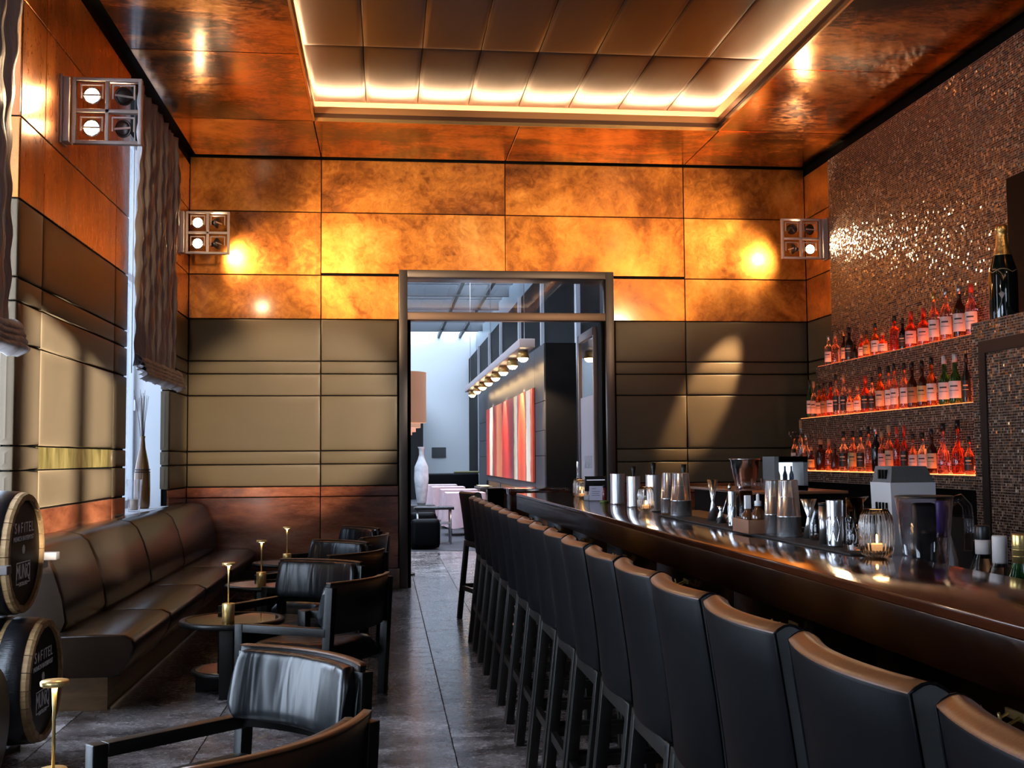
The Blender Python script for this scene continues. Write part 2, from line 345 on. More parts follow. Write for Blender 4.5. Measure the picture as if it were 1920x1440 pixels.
def window(n, y0, y1, lab):
    fx = -2.30; zb = .10 if n == 1 else .88
    m = MB()
    for a, b, c, d in ((y0, y0+.06, zb, 4.22), (y1-.06, y1, zb, 4.22), (y0, y1, zb, zb+.07), (y0, y1, 4.14, 4.22), ((y0+y1)/2-.04, (y0+y1)/2+.04, zb, 4.22), (y0, y1, 2.9, 2.97)):
        m.box(fx-.04, fx+.04, a, b, c, d, .006)
    o = struct(m.build('window_%d' % n, WHT), lab, 'window')
    MB().box(fx-.004, fx+.004, y0, y1, zb+.02, 4.2).build('pane', TINT2 if n == 2 else PANE, o)
    MB().box(-2.5, WX, y0, y0+.012, zb, 4.22).box(-2.5, WX, y1-.012, y1, zb, 4.22).build('reveal', WHT, o)
    MB().box(-2.3, XL+.02, y0, y1, zb-.018, zb+.005, .004).build('window_sill', WHT, o)
    MB().cyl((fx+.05, y1-.05, 1.75), .012, .1, 8).build('window_handle', WHT, o)
window(1, 3.6, 6.34, 'tall white window beside the stacked barrels')
window(2, 8.98, 10.75, 'tall white window behind the vase of reeds')
window(3, -1.0, 2.0, 'tall white window at the near end of the left wall')

# right wall -------------------------------------------------------
wr = MB().box(XR+.02, 4.9, -3.2, 12, 0, 5.1)
wall_right = struct(wr.build('wall_right', BLK), 'right wall with copper sheets beside the mosaic', 'wall')
for z0, z1 in ((2.713, 3.162), (3.162, 3.808), (3.808, 4.28)): panel('copper_sheet', CU, wall_right, 'x', XR+.02, -1, 10.70, YB, z0, z1, t=.02, bev=.003)
for y0 in range(-3, 11, 2): panel('copper_strip', CU, wall_right, 'x', XR+.02, -1, y0-.3, y0+1.7, 4.17, 4.28, t=.02, bev=.003)
for j in range(6): panel('leather_panel', LEA, wall_right, 'x', XR+.02, -1, 10.70, YB, ROWL[j], ROWL[j+1], t=.02, bev=.008, puff=.01, gap=.006)
XM = 4.34
struct(MB().box(XM, XR+.02, -3.1, 10.72, 0, 4.20).build('wall_mosaic', MOS), 'right wall covered in glittering brown glass mosaic', 'wall')
wall_niche = struct(MB().box(XM-.012, XM+.02, 5.4, 7.49, 2.2, 3.225).build('trim_1', M('black_glass', (.003, .002, .002), .6, spec=.1)), 'flat black panel set in the mosaic above the tower', 'panel')

# stepped back-bar -------------------------------------------------
SH = [(3.853, 1.163), (3.988, 1.658), (4.172, 2.162)]     # front x, top z of the three tiers
YT = 7.115                                                 # where the tower begins
GLOW = M('lit_shelf_top', (.9, .25, .08), .3, emis=(1.0, .17, .045), es=7.0)
bb = thing('back_bar', 'stepped back bar faced in brown glass mosaic with three lit bottle shelves', 'back bar', (0, 0, 0))
MB().box(3.853, XM, YT, 10.72, 1.065, 1.160).build('mosaic_shelf', MOS, bb)
MB().box(3.988, XM, YT, 10.72, 1.160, 1.655).build('mosaic_step', MOS, bb)
MB().box(4.172, XM, YT, 10.72, 1.655, 2.159).build('mosaic_step', MOS, bb)
for (x, z), x1 in zip(SH, (3.988, 4.172, XM)):
    MB().box(x+.012, x1-.004, YT, 10.70, z-.003, z).build('light_panel', GLOW, bb)
tw = MB().box(3.83, XM, 5.2, YT, 0, 2.157); tw.build('tower', MOS, bb)
fr = M('dark_brown_frame', (.012, .007, .006), .4)
d = MB(); d.box(3.806, 3.83, 6.91, 6.99, .0, 2.025); d.box(3.806, 3.83, 5.3, 6.91, 1.945, 2.025); d.build('door_frame', fr, bb)
MB().box(3.815, 3.83, 5.35, 6.905, 0, 1.94).build('mosaic_door', MOS, bb)
MB().box(4.0, XM, YT, 10.72, 0, 1.062).build('cabinet', BLK, bb)
MB().box(3.80, 4.0, YT+.02, 10.7, 0, .88).build('lower_cabinet', M('black_cabinet', (.008, .007, .007), .5), bb)
MB().tube([(3.80, 10.78, .9), (3.80, 10.78, 1.235), (3.80, 10.6, 1.25), (3.80, 10.3, 1.26)], .006).build('guard_rail', M('copper_rail', (.55, .25, .13), .25, 1), bb)

# rear wall (behind the camera) -----------------------------------------------
rw = MB()
rw.box(-2.5, 4.9, -3.35, -3.1, 0, .5); rw.box(-2.5, 4.9, -3.35, -3.1, 3.72, 5.1)
for a, b in ((-2.5, -.3), (.95, 1.62), (2.46, 2.75), (4.15, 4.9)): rw.box(a, b, -3.35, -3.1, .5, 3.72)
rw.box(1.62, 2.46, -3.35, -3.1, .5, 2.12)
rw.box(2.75, 4.15, -3.35, -3.1, 1.6, 3.72)
struct(rw.build('wall_rear', WALLX), 'dark plaster wall behind the viewer', 'wall')
for n, a, b in ((4, -.3, .95), (5, 1.62, 2.46), (7, 2.75, 4.15)):
    m = MB()
    zt = 1.6 if n == 7 else 3.72; zs = 2.12 if n == 5 else .5
    for c, dd, e, g in ((a, a+.05, zs, zt), (b-.05, b, zs, zt), (a, b, zs, zs+.06), (a, b, zt-.06, zt)): m.box(c, dd, -3.28, -3.2, e, g)
    xm = 2.10 if n == 5 else (a+b)/2
    m.box(xm-.045, xm+.045, -3.28, -3.2, zs, zt)
    o = struct(m.build('window_%d' % n, WHT), 'tall white window behind the viewer, %s' % {4: 'leftmost', 5: 'middle', 7: 'rightmost'}[n], 'window')
    MB().box(a, b, -3.244, -3.236, zs, zt-.02).build('pane', PANE if n == 5 else TINT, o)

# ceiling with cove-lit coffer --------------------------------------------------
CX0, CX1, CY0, CY1 = -.64, 3.135, -1.4, 10.35
ce = MB()
ce.box(-2.5, CX0, -3.3, 12, ZC+.02, ZC+.10); ce.box(CX1, 4.9, -3.3, 12, ZC+.02, ZC+.10)
ce.box(CX0, CX1, CY1, 12, ZC+.02, ZC+.10); ce.box(CX0, CX1, -3.3, CY0, ZC+.02, ZC+.10)
ceiling = struct(ce.build('ceiling', BLK), 'polished dark copper ceiling round a lit coffer', 'ceiling')
YS = [-3.2, -1.2, 1.0, 3.2, 5.4, 7.0, 8.62, 10.35, 11.6]
for a, b in zip(YS[:-1], YS[1:]):
    panel('copper_sheet', CUC, ceiling, 'z', ZC+.02, -1, XL+.06, CX0, a, b, t=.02, bev=.003)
    panel('copper_sheet', CUC, ceiling, 'z', ZC+.02, -1, CX1, XR-.05, a, b, t=.02, bev=.003)
panel('copper_sheet', CUC, ceiling, 'z', ZC+.02, -1, CX0, 1.244, CY1, 11.6, t=.02, bev=.003)
panel('copper_sheet', CUC, ceiling, 'z', ZC+.02, -1, 1.244, CX1, CY1, 11.6, t=.02, bev=.003)
cof = struct(MB().box(-1.2, 3.7, -2.7, 10.9, 4.86, 5.0).box(-1.2, -1.0, -2.7, 10.9, 4.46, 4.86).box(3.5, 3.7, -2.7, 10.9, 4.46, 4.86).box(-1.0, 3.5, 10.72, 10.9, 4.46, 4.86).box(-1.0, 3.5, -2.7, -2.5, 4.46, 4.86).build('ceiling_coffer', M('cove_plaster', (.55, .36, .22), .6)), 'recessed ceiling coffer with quilted leather panels', 'ceiling')
FAS = M('cove_fascia', (.55, .27, .11), .35, .4)
LIP = M('cove_lip', (.75, .45, .18), .22, .8)
f = MB()
for a in ((CX0-.006, CX0+.006, CY0, CY1, ZC+.03, ZC+.07), (CX1-.006, CX1+.006, CY0, CY1, ZC+.03, ZC+.07), (CX0, CX1, CY1-.006, CY1+.006, ZC+.03, ZC+.07), (CX0, CX1, CY0-.006, CY0+.006, ZC+.03, ZC+.07)): f.box(*a)
f.build('fascia', M('cove_dark_band', (.10, .045, .022), .35, .3), cof)
f = MB()
for a in ((CX0-.006, CX0+.012, CY0, CY1, ZC+.07, ZC+.118), (CX1-.012, CX1+.006, CY0, CY1, ZC+.07, ZC+.118), (CX0, CX1, CY1-.012, CY1+.006, ZC+.07, ZC+.118), (CX0, CX1, CY0-.006, CY0+.012, ZC+.07, ZC+.118)): f.box(*a)
f.build('fascia', FAS, cof)
f = MB()
for a in ((CX0-.004, CX0+.016, CY0, CY1+.004, ZC-.004, ZC+.028), (CX1-.016, CX1+.004, CY0, CY1+.004, ZC-.004, ZC+.028), (CX0, CX1, CY1-.016, CY1+.004, ZC-.004, ZC+.028)): f.box(*a)
f.build('lip', LIP, cof)
f = MB()
for a in ((CX0-.010, CX0+.010, CY0, CY1, ZC+.118, ZC+.132), (CX1-.010, CX1+.010, CY0, CY1, ZC+.118, ZC+.132), (CX0, CX1, CY1-.010, CY1+.010, ZC+.118, ZC+.132)): f.box(*a)
f.build('ledge_edge', FAS, cof)
LED = M('cove_led', (1, .6, .3), .5, emis=(1.0, .60, .32), es=110)
f = MB(); zl = ZC+.105
for a in ((CX0-.13, CX0-.10, CY0, CY1+.1, zl, zl+.02), (CX1+.10, CX1+.13, CY0, CY1+.1, zl, zl+.02), (CX0-.1, CX1+.1, CY1+.10, CY1+.13, zl, zl+.02), (CX0-.1, CX1+.1, CY0-.13, CY0-.10, zl, zl+.02)): f.box(*a)
f.build('led_strip', LED, cof)
MB().box(CX0+.02, CX1-.02, CY0+.02, CY1+.12, 4.612, 4.65).build('backing_board', BLK, cof)
cw = (CX1-CX0)/8
for i in range(8):
    y = CY1+.14
    for y0 in (9.03, 7.50, 5.97, 4.44, 2.9, 1.4, 0, -1.45):
        panel('quilted_leather_panel', LEAC, cof, 'z', 4.612, -1, CX0+i*cw, CX0+(i+1)*cw, y0, y, t=.03, bev=.006, puff=.007, gap=.0015, soft=3); y = y0

# doorway ----------------------------------------------------------
DX0, DX1 = .147, 2.369
df = MB()
for a in ((DX0, DX0+.085, 0, 3.222), (DX1-.085, DX1, 0, 3.222)): df.box(a[0], a[1], YB-.04, YB+.3, a[2], a[3], .004)
df.box(DX0+.085, DX1-.085, YB-.04, YB+.3, 3.145, 3.222, .004)
door_frame = struct(df.build('trim_2', STEELD), 'dark bronze frame of the doorway with transom', 'door frame')
MB().box(DX0+.085, DX1-.085, YB-.03, YB+.12, 2.71, 2.79, .004).build('transom_bar', M('bronze_bar', (.13, .085, .065), .4, .6), door_frame)
MB().box(DX0+.085, DX1-.085, YB+.04, YB+.05, 2.79, 3.145).build('transom_pane', TRAN, door_frame)
MB().box(DX0+.085, DX0+.12, YB+.05, YB+.3, 0, 2.71, .003).box(DX1-.12, DX1-.085, YB+.05, YB+.3, 0, 2.71, .003).build('door_stop', BLK, door_frame)
def leaf(n, x, lab, text=False):
    pk = M('door_metal', (.20, .155, .155), .35, .5)
    m = MB()
    for a in ((YB+.31, YB+.36, .01, 2.69), (YB+1.25, YB+1.30, .01, 2.69), (YB+.31, YB+1.30, .01, .22), (YB+.31, YB+1.30, 2.60, 2.69)): m.box(x-.025, x+.025, *a, .003)
    o = struct(m.build('door_%d' % n, pk), lab, 'door')
    MB().box(x-.005, x+.005, YB+.36, YB+1.25, 1.97, 2.60).build('clear_pane', PANE, o)
    MB().box(x-.005, x+.005, YB+.36, YB+1.25, .22, 1.97).build('frosted_pane', FROST, o)
    MB().tube([(x-.06, YB+1.18, .95), (x-.06, YB+1.18, 1.25)], .012).build('door_handle', STEEL, o)
    return o
dr = leaf(1, 2.235, 'open glazed door with frosted lower pane at the right of the doorway')
dl = leaf(2, .24, 'open glazed door folded back at the left of the doorway')
def text_mesh(body, size, mat, parent, name, mw):
    c = bpy.data.curves.new(name, 'FONT'); c.body = body; c.size = size; c.align_x = 'CENTER'; c.align_y = 'CENTER'; c.extrude = .0006; c.resolution_u = 3
    t = bpy.data.objects.new(name, c); COL.objects.link(t); bpy.context.view_layer.update()
    me = bpy.data.meshes.new_from_object(t.evaluated_get(bpy.context.evaluated_depsgraph_get())); bpy.data.objects.remove(t)
    me.transform(mw); me.materials.clear(); me.materials.append(mat)
    o = bpy.data.objects.new(name, me); COL.objects.link(o); o.parent = parent; return o
# lettering seen from behind through the glass
text_mesh('ISARBAR', .20, M('door_lettering', (.40, .38, .40), .4), dr, 'lettering',
          Matrix(((0, 0, -1, 2.2285), (1, 0, 0, YB+.80), (0, 1, 0, 1.24), (0, 0, 0, 1))) @ Matrix.Scale(.62, 4, (1, 0, 0)))
# ================================================================ HALL BEYOND THE DOORWAY
HX0, HX1, HY = -3.0, 2.79, 38.0
struct(MB().box(HX0, 3.2, 16.2, HY, -.10, .004).build('floor_carpet', M('hall_carpet', (.012, .012, .016), .8, var=(2.5, (.04, .042, .055), (1, 2, 1)))), 'dark mottled carpet in the hall beyond the doorway', 'floor')
struct(MB().box(HX0, 3.2, HY, HY+.2, 0, 5.55).build('wall_hall_end', M('hall_white', (.72, .76, .80), .6)), 'pale end wall of the daylit hall', 'wall')
struct(MB().box(HX0-.2, HX0, 12, HY, 0, 5.55).build('wall_hall_left', M('hall_dark', (.05, .05, .055), .6)), 'dark left wall of the hall', 'wall')
MARB = M('black_marble', (.002, .002, .002), .5, spec=.04)
_nt = MARB.node_tree; _b = _nt.nodes['Principled BSDF']
_n = noise(_nt, coords(_nt), 3.5, 8, .75, 2.5); _nt.links.new(ramp(_nt, _n, [(0, (.002, .002, .002)), (.62, (.002, .002, .0025)), (.74, (.16, .155, .155))]), _b.inputs['Base Color'])
wh = struct(MB().box(HX1, 3.2, 12, HY, 0, 4.59).build('wall_hall_right', MARB), 'black veined marble wall of the hall with pale posts', 'wall')
for y, wd in ((16.2, .16), (19.9, .11), (23.3, .11), (27.1, .11), (30.1, .11), (33.6, .11)):
    MB().box(HX1-.06, HX1, y-wd/2, y+wd/2, 0, 4.59).build('post', M('pale_post', (.42, .43, .47), .5), wh)
struct(MB().box(HX1+.25, HX1+.30, 12, HY, 4.59, 5.45).build('window_6', M('clerestory_glass', (.20, .25, .29), .35)), 'grey-blue clerestory band above the black marble wall', 'window')
GRB = M('roof_steel', (.07, .078, .088), .5, spec=.2)
roof = None
y = 12.5; k = 0
roof = struct(MB().box(-3.2, 4.2, 12.0, 12.25, 3.6, 5.9).box(-3.2, 4.2, HY, HY+.3, 5.5, 5.9).build('ceiling_hall', GRB), 'steel framed glass roof of the hall', 'ceiling')
while y < HY:
    MB().box(-3.2, 4.2, y, y+.08, 5.42 if k % 3 else 5.25, 5.75).build('roof_beam', GRB, roof); y += .85; k += 1
for x in (-1.2, .3, 1.79, 2.5): MB().box(x-.04, x+.04, 12.2, HY, 5.30, 5.42).build('purlin', GRB, roof)
MB().box(-3.2, 4.2, 12.0, HY, 5.76, 5.772).build('glass_roof', PANE, roof)
struct(MB().box(-1.0, 1.22, 36.5, HY, 0, 3.2).build('wall_hall_recess', M('hall_black', (.008, .008, .009), .5)), 'black recessed wall in the far left of the hall', 'wall')
portal((.0, 25, 5.74), (6.5, 25), (0, 0, -1))
struct(MB().box(1.55, 2.02, HY-.02, HY, 1.32, 1.66).build('trim_3', M('grey_panel', (.08, .085, .095), .5)), 'small dark grey panel on the pale end wall', 'panel')

# partition with the striped painting
SLAT = M('slate_panel', (.030, .032, .040), .42, var=(3, (.055, .058, .068)), spec=.3)
pa = thing('partition', 'free-standing slate grey partition wall carrying the red striped painting', 'partition', (0, 0, 0))
PX, PY0, PY1, PZ = 2.10, 15.0, 25.6, 2.82
MB().box(PX+.02, 2.53, PY0, PY1, 0, PZ).build('core', M('partition_black', (.004, .004, .005), .7, spec=.1), pa)
for a, b, c, d in ((15.0, 15.95, 2.05, PZ), (15.0, 15.95, 1.66, 2.05), (15.0, 15.95, 1.32, 1.66), (15.0, 15.95, .82, 1.32), (15.0, 15.95, 0, .82), (15.95, 23.4, 2.28, PZ), (23.4, 25.6, 2.05, PZ), (23.4, 25.6, 1.66, 2.05), (23.4, 25.6, 1.32, 1.66), (23.4, 25.6, .0, 1.32), (15.95, 23.4, .84, .95), (15.95, 23.4, 0, .55)):
    panel('slate_panel', SLAT, pa, 'x', PX+.02, -1, a, b, c, d, t=.02, bev=.004, gap=.004)
for y in (15.95, 18.3, 20.9, 23.3): MB().box(PX-.0, PX+.02, y, y+.35, .55, .84).build('pilaster', SLAT, pa)
for y0, y1 in ((16.3, 18.3), (18.65, 20.9), (21.25, 23.3)): MB().box(PX+.01, PX+.025, y0, y1, .55, .84).build('niche', M('niche_amber', (.16, .08, .03), .6), pa)
def painting():
    m, nt, b = new_mat('striped_painting'); L = nt.links.new
    tc = nt.nodes.new('ShaderNodeTexCoord'); mp = nt.nodes.new('ShaderNodeMapping'); mp.inputs['Scale'].default_value = (0, 1/7.4, .004); mp.inputs['Location'].default_value = (0, -16.0/7.4, 0); L(tc.outputs['Object'], mp.inputs[0])
    sx = nt.nodes.new('ShaderNodeSeparateXYZ'); L(mp.outputs[0], sx.inputs[0])
    nv = coords(nt, (0, 1, 3)); nn = noise(nt, nv, 1.6, 4); ad = N(nt, 'ShaderNodeMath', operation='MULTIPLY_ADD'); L(nn, ad.inputs[0]); ad.inputs[1].default_value = .03; L(sx.outputs[1], ad.inputs[2])
    R, D, O, C = (.62, .045, .030), (.30, .02, .025), (.80, .17, .07), (.85, .72, .60)
    c = ramp(nt, ad.outputs[0], [(.0, R), (.045, O), (.055, C), (.11, C), (.12, (.06, .02, .02)), (.135, O), (.20, R), (.255, O), (.265, (.10, .04, .03)), (.275, C), (.32, (.80, .62, .36)), (.335, (.16, .08, .07)), (.38, D), (.48, R), (.57, D), (.60, O), (.70, (.90, .36, .16)), (.74, R), (.82, (.10, .06, .05)), (.85, C), (.90, C), (.92, R)])
    L(c, b.inputs['Base Color']); b.inputs['Roughness'].default_value = .4; return m
po = tag(MB().box(PX-.03, PX-.001, 16.0, 23.35, .955, 2.275).build('striped_painting', painting()), 'large abstract painting of vertical red, orange and cream stripes', 'painting')
for i, y in enumerate((16.8, 19.6, 22.3)):
    c = thing('console_table', 'dark console table with plates in front of the painting, %s from the bar' % ORD[i], 'table', (1.93, y, 0), 0, 'consoles under the painting')
    MB().box(-.14, .14, -.75, .75, .66, .74, .004).build('top', M('console_dark', (.03, .022, .02), .3), c)
    for a in (-.7, .62): MB().box(-.12, .12, a, a+.08, 0, .66).build('leg', M('console_pale', (.40, .32, .28), .4), c)
    for j in (-.4, .1, .5):
        tag(MB().lathe([(.0, 0), (.07, .0), (.12, .02), (.115, .024), (.0, .012)], n=16).build('serving_plate', M('cream_plate', (.75, .62, .40), .3), None, (1.93, y+j, .74)), 'cream plate on the %s console under the painting, %s along it' % (ORD[i], ORD[int((j+.4)*2.3)]), 'plate', 'plates on the consoles')

# track light over the painting
tl = thing('track_light', 'long grey hanging light bar with a row of warm spotlights', 'light', (1.79, 14.3, 2.69))
MB().box(-.10, .10, 0, 9.9, 0, .11, .004).build('bar', M('track_grey', (.42, .36, .37), .4), tl)
SPOTE = M('warm_bulb', (1, .8, .5), .3, emis=(1, .66, .32), es=40)
for i in range(8):
    y = .45+i*1.24
    h = MB().cyl((.0, y, -.10), .085, .10, 16, .06).build('spot_head', BRASS, tl)
    MB().lathe([(0, -.15), (.035, -.145), (.062, -.12), (.07, -.10), (0, -.10)], (0, y, 0), 16).build('bulb', SPOTE, h)
    if i % 2 == 0:
        ld = bpy.data.lights.new('track_spot', 'SPOT'); lo = bpy.data.objects.new('track_spot', ld); COL.objects.link(lo); lo.parent = tl
        ld.energy = 420; ld.color = (1, .66, .38); ld.spot_size = math.radians(75); ld.spot_blend = .6; ld.shadow_soft_size = .06
        lo.location = (0.0, y, -.14); lo.rotation_euler = Vector((.42, 0, -.9)).to_track_quat('-Z', 'Y').to_euler()
for y in (.3, 5, 9.6): MB().cyl((0, y, .11), .004, 2.53, 6).build('suspension_wire', STEELB, tl)

# floor lamps with big drum shades
SHADE = M('linen_shade', (.62, .36, .25), .8, emis=(1.0, .48, .28), es=.22)
for i, y in enumerate((13.0, 15.1, 17.4, 19.75, 22.3)):
    l = thing('drum_lamp', 'floor lamp with a big peach drum shade in the hall, %s from the doorway' % ORD[i], 'lamp', (.17, y, 0), 0, 'drum lamps in the hall')
    MB().cyl((0, 0, 1.70), .30, .57, 40, cap=False).build('shade', SHADE, l)
    MB().cyl((0, 0, 0), .17, .02, 24).build('base', BLKW, l); MB().cyl((0, 0, .02), .012, 2.0, 10).build('pole', STEELB, l)
    MB().lathe([(.0, 1.85), (.04, 1.88), (.05, 1.93), (.03, 1.98), (0, 2.0)], n=12).build('bulb', M('shade_bulb', (1, .8, .6), .4, emis=(1, .62, .34), es=14), l)

# lounge furniture in the hall
PINK = M('pink_tablecloth', (.58, .42, .47), .75, var=(6, (.66, .50, .54)))
for i, (x, y) in enumerate(((1.36, 19.6), (1.38, 21.6), (1.30, 23.7), (1.26, 25.6))):
    c = thing('dining_table', 'square table under a pink cloth in the hall, %s from the doorway' % ORD[i], 'table', (x, y, 0), 0, 'pink clothed tables in the hall')
    def cloth(u, v):
        a = u*2*PI; sx = max(-1, min(1, 1.45*math.cos(a))); sy = max(-1, min(1, 1.45*math.sin(a)))
        k = .33 + (.035*v*(1+math.sin(a*9+i)) if v > .05 else 0)
        return (sx*k, sy*(k+.02), .715 - .56*v + .03*v*math.sin(a*4)), (0, 0, 1)
    m = MB().sheet(cloth, 48, 4); m.box(-.33, .33, -.35, .35, .70, .717, .004); m.build('tablecloth', PINK, c)
    for a in (-.25, .25):
        for b in (-.25, .25): MB().cyl((a, b, 0), .018, .7, 8).build('leg', BLKW, c)
s = thing('long_sofa', 'long low black sofa before the pale end wall of the hall', 'sofa', (1.66, 28.6, 0))
MB().box(-.72, .72, 0, .5, 0, .42, .05).build('seat', BLKL, s); MB().box(-.72, .72, .5, .75, 0, .92, .05).build('backrest', BLKL, s); MB().box(-.84, -.72, 0, .75, 0, .62, .04).build('armrest', BLKL, s); MB().box(.72, .84, 0, .75, 0, .62, .04).build('armrest', BLKL, s)
tag(MB().box(-.15, .55, -.05, .05, 0, .05, .015).build('bolster_cushion', M('olive_cushion', (.16, .14, .06), .7), None, (1.9, 29.2, .92)), 'olive bolster lying along the top of the long black sofa', 'cushion')
for i, (x, y) in enumerate(((.43, 16.55), (.47, 18.6))):
    a = thing('lounge_chair', 'low rounded black lounge chair in the hall, %s from the doorway' % ORD[i], 'armchair', (x, y, 0), 0, 'black lounge chairs in the hall')
    MB().box(-.02, .34, .0, .40, .05, .30, .05).build('seat', BLKL, a); MB().box(-.06, .36, -.14, .0, .02, .44, .07).build('backrest', BLKL, a); MB().box(-.06, .0, -.1, .38, .02, .38, .03).build('armrest', BLKL, a)
ct = thing('low_table', 'low black coffee table between the lounge chairs in the hall', 'table', (.80, 17.7, 0))
MB().box(-.35, .25, -.25, .25, .52, .56, .004).build('top', M('glossy_black', (.02, .02, .022), .1), ct); MB().box(-.3, .2, -.2, .2, .30, .32, .004).build('shelf', M('pale_shelf', (.35, .33, .35), .3), ct)
for a in (-.3, .2):
    for b in (-.2, .2): MB().cyl((a, b, 0), .012, .52, 8).build('leg', STEELB, ct)
pd = tag(MB().box(.45, .95, 21.7, 22.3, 0, .42, .01).build('plinth', M('plinth_black', (.012, .012, .013), .3)), 'black plinth under the tall white vase in the hall', 'plinth')
tag(MB().lathe([(.0, 0), (.075, 0), (.09, .05), (.115, .25), (.14, .5), (.13, .72), (.07, .86), (.045, .95), (.05, 1.06), (.075, 1.10), (.05, 1.10), (0, 1.05)], n=24).build('floor_vase', M('white_ceramic', (.72, .76, .80), .25, var=(6, (.40, .44, .48))), None, (.70, 22.0, .42)), 'tall white glazed vase in the hall by the drum lamps', 'vase')
# ================================================================ LEFT SIDE FURNITURE
# wall lights: square metal frame with four gimbal spotlights
BULB = M('spot_bulb', (1, .85, .6), .3, emis=(1, .72, .40), es=60)
def wall_light(label, loc, side, lit, turned, spots, size=.41):
    """frame in the x-z plane; side=+1 stands out towards +x from the wall at loc"""
    w = thing('wall_light', label, 'wall light', loc, 0, 'four-lamp wall lights')
    MB().box(0, side*.012, -.06, .06, -.21, .21).build('wall_plate', GREYM, w)
    MB().box(side*.012, side*.05, -.05, .05, -.20, .20, .004).build('bracket', GREYM, w)
    x0 = .06; f = MB(); t = .021
    X = lambda a: side*(x0+a)
    def bx(a, b, c, d): f.box(min(X(a), X(b)), max(X(a), X(b)), -.022, .022, c, d, .002)
    h = size/2
    bx(0, t, -h, h); bx(size-t, size, -h, h); bx(t, size-t, h-t, h); bx(t, size-t, -h, -h+t); bx(size/2-.011, size/2+.011, -h+t, h-t); bx(t, size-t, -.011, .011)
    f.build('frame', GREYM, w)
    for i in range(2):
        for j in range(2):
            cx, cz = X(size*(.27+.46*i)), h*(.48 if j == 0 else -.50)
            k = i*2+j
            g = MB(); g.box(cx-.068, cx+.068, -.008, .008, cz+.062, cz+.070); g.box(cx-.068, cx-.060, -.008, .008, cz-.02, cz+.062); g.box(cx+.060, cx+.068, -.008, .008, cz-.02, cz+.062)
            g.build('gimbal', GREYM, w)
            m = MB().lathe([(.0, .075), (.018, .07), (.022, .045), (.05, .012), (.056, 0), (.052, -.004), (.0, .010)], n=20)
            hd = m.build('reflector', STEELD if k in turned else STEEL, w)
            hd.location = (cx, 0, cz); hd.rotation_euler = (-PI/2, 0, 0)          # opening towards -y
            bl = MB().lathe([(.0, -.012), (.036, -.008), (.048, .0), (.0, .006)], n=20).build('bulb', BULB if k in lit else STEELD, hd)
            MB().box(-.055, .055, -.006, .006, -.014, -.010).build('bar', GREYM, hd)
            if k in turned: hd.rotation_euler = (-PI/2 + turned[k][0], 0, turned[k][1])
    for (dx, dy, dz, e, ang, *cl) in spots:
        ld = bpy.data.lights.new('gimbal_and_fill_spot', 'SPOT'); lo = bpy.data.objects.new('gimbal_and_fill_spot', ld); COL.objects.link(lo); lo.parent = w
        ld.energy = e; ld.color = cl[0] if cl else (1, .70, .40); ld.spot_size = math.radians(ang); ld.spot_blend = .55; ld.shadow_soft_size = .05
        v = Vector((dx, dy, dz)).normalized(); lo.location = Vector((X(size*.5), -.0, 0)) + v*.16; lo.rotation_euler = v.to_track_quat('-Z', 'Y').to_euler()
    return w
wall_light('four-lamp metal wall light on the leather pier nearest the viewer', (-1.948, 7.12, 3.43), 1, {0, 1}, {2: (.2, .4), 3: (.15, -.3)},
           [(.25, -1, .15, 60, 110), (.15, .25, 1, 55, 80), (-.8, -1.2, -.05, 5, 110), (.6, .25, 1, 75, 70), (.46, 1, .04, 560, 36), (-.02, 1, -.12, 45, 50)])
wall_light('four-lamp metal wall light in the left corner by the back wall', (-1.948, 11.12, 3.47), 1, {0, 1}, {2: (.1, 1.2), 3: (-.1, 1.15)},
           [(.7, -1, .1, 30, 60), (.93, .33, .04, 150, 55), (.8, .5, -.22, 70, 60), (.55, .5, -.25, 70, 105), (.5, -.2, 1, 30, 90)])
wall_light('four-lamp metal wall light in the right corner beside the mosaic', (4.458, 11.1, 3.49), -1, {1}, {0: (.1, .3), 2: (.1, 2.8), 3: (.0, -1.4)},
           [(-.75, .42, .35, 90, 60), (-.85, .36, .0, 70, 55), (-.42, .5, -.12, 32, 100), (-.54, .40, -1, 900, 19), (-.3, -.4, 1, 50, 90), (-.1, -1, -.2, 22, 80)])
wall_light('four-lamp metal wall light on the near pier behind the viewer', (-1.948, 2.8, 3.45), 1, {0, 1, 2, 3}, {},
           [(.36, 1, .05, 520, 28), (5.0, 8.9, .10, 700, 14), (.4, .1, 1, 80, 90), (1, .6, -.4, 60, 80)])
wall_light('four-lamp metal wall light high on the mosaic behind the viewer', (4.338, 3.6, 3.55), -1, {0, 1, 2, 3}, {},
           [(-.26, 1, .05, 640, 28), (-.3, .2, 1, 90, 95), (-.02, 1.0, .15, 60, 60), (-5, 8.1, -1.84, 6200, 13.2, (1, .86, .66)), (-5.3, 8.1, .12, 1500, 13)])  # the neutral narrow spot is added to brighten the back-left leather

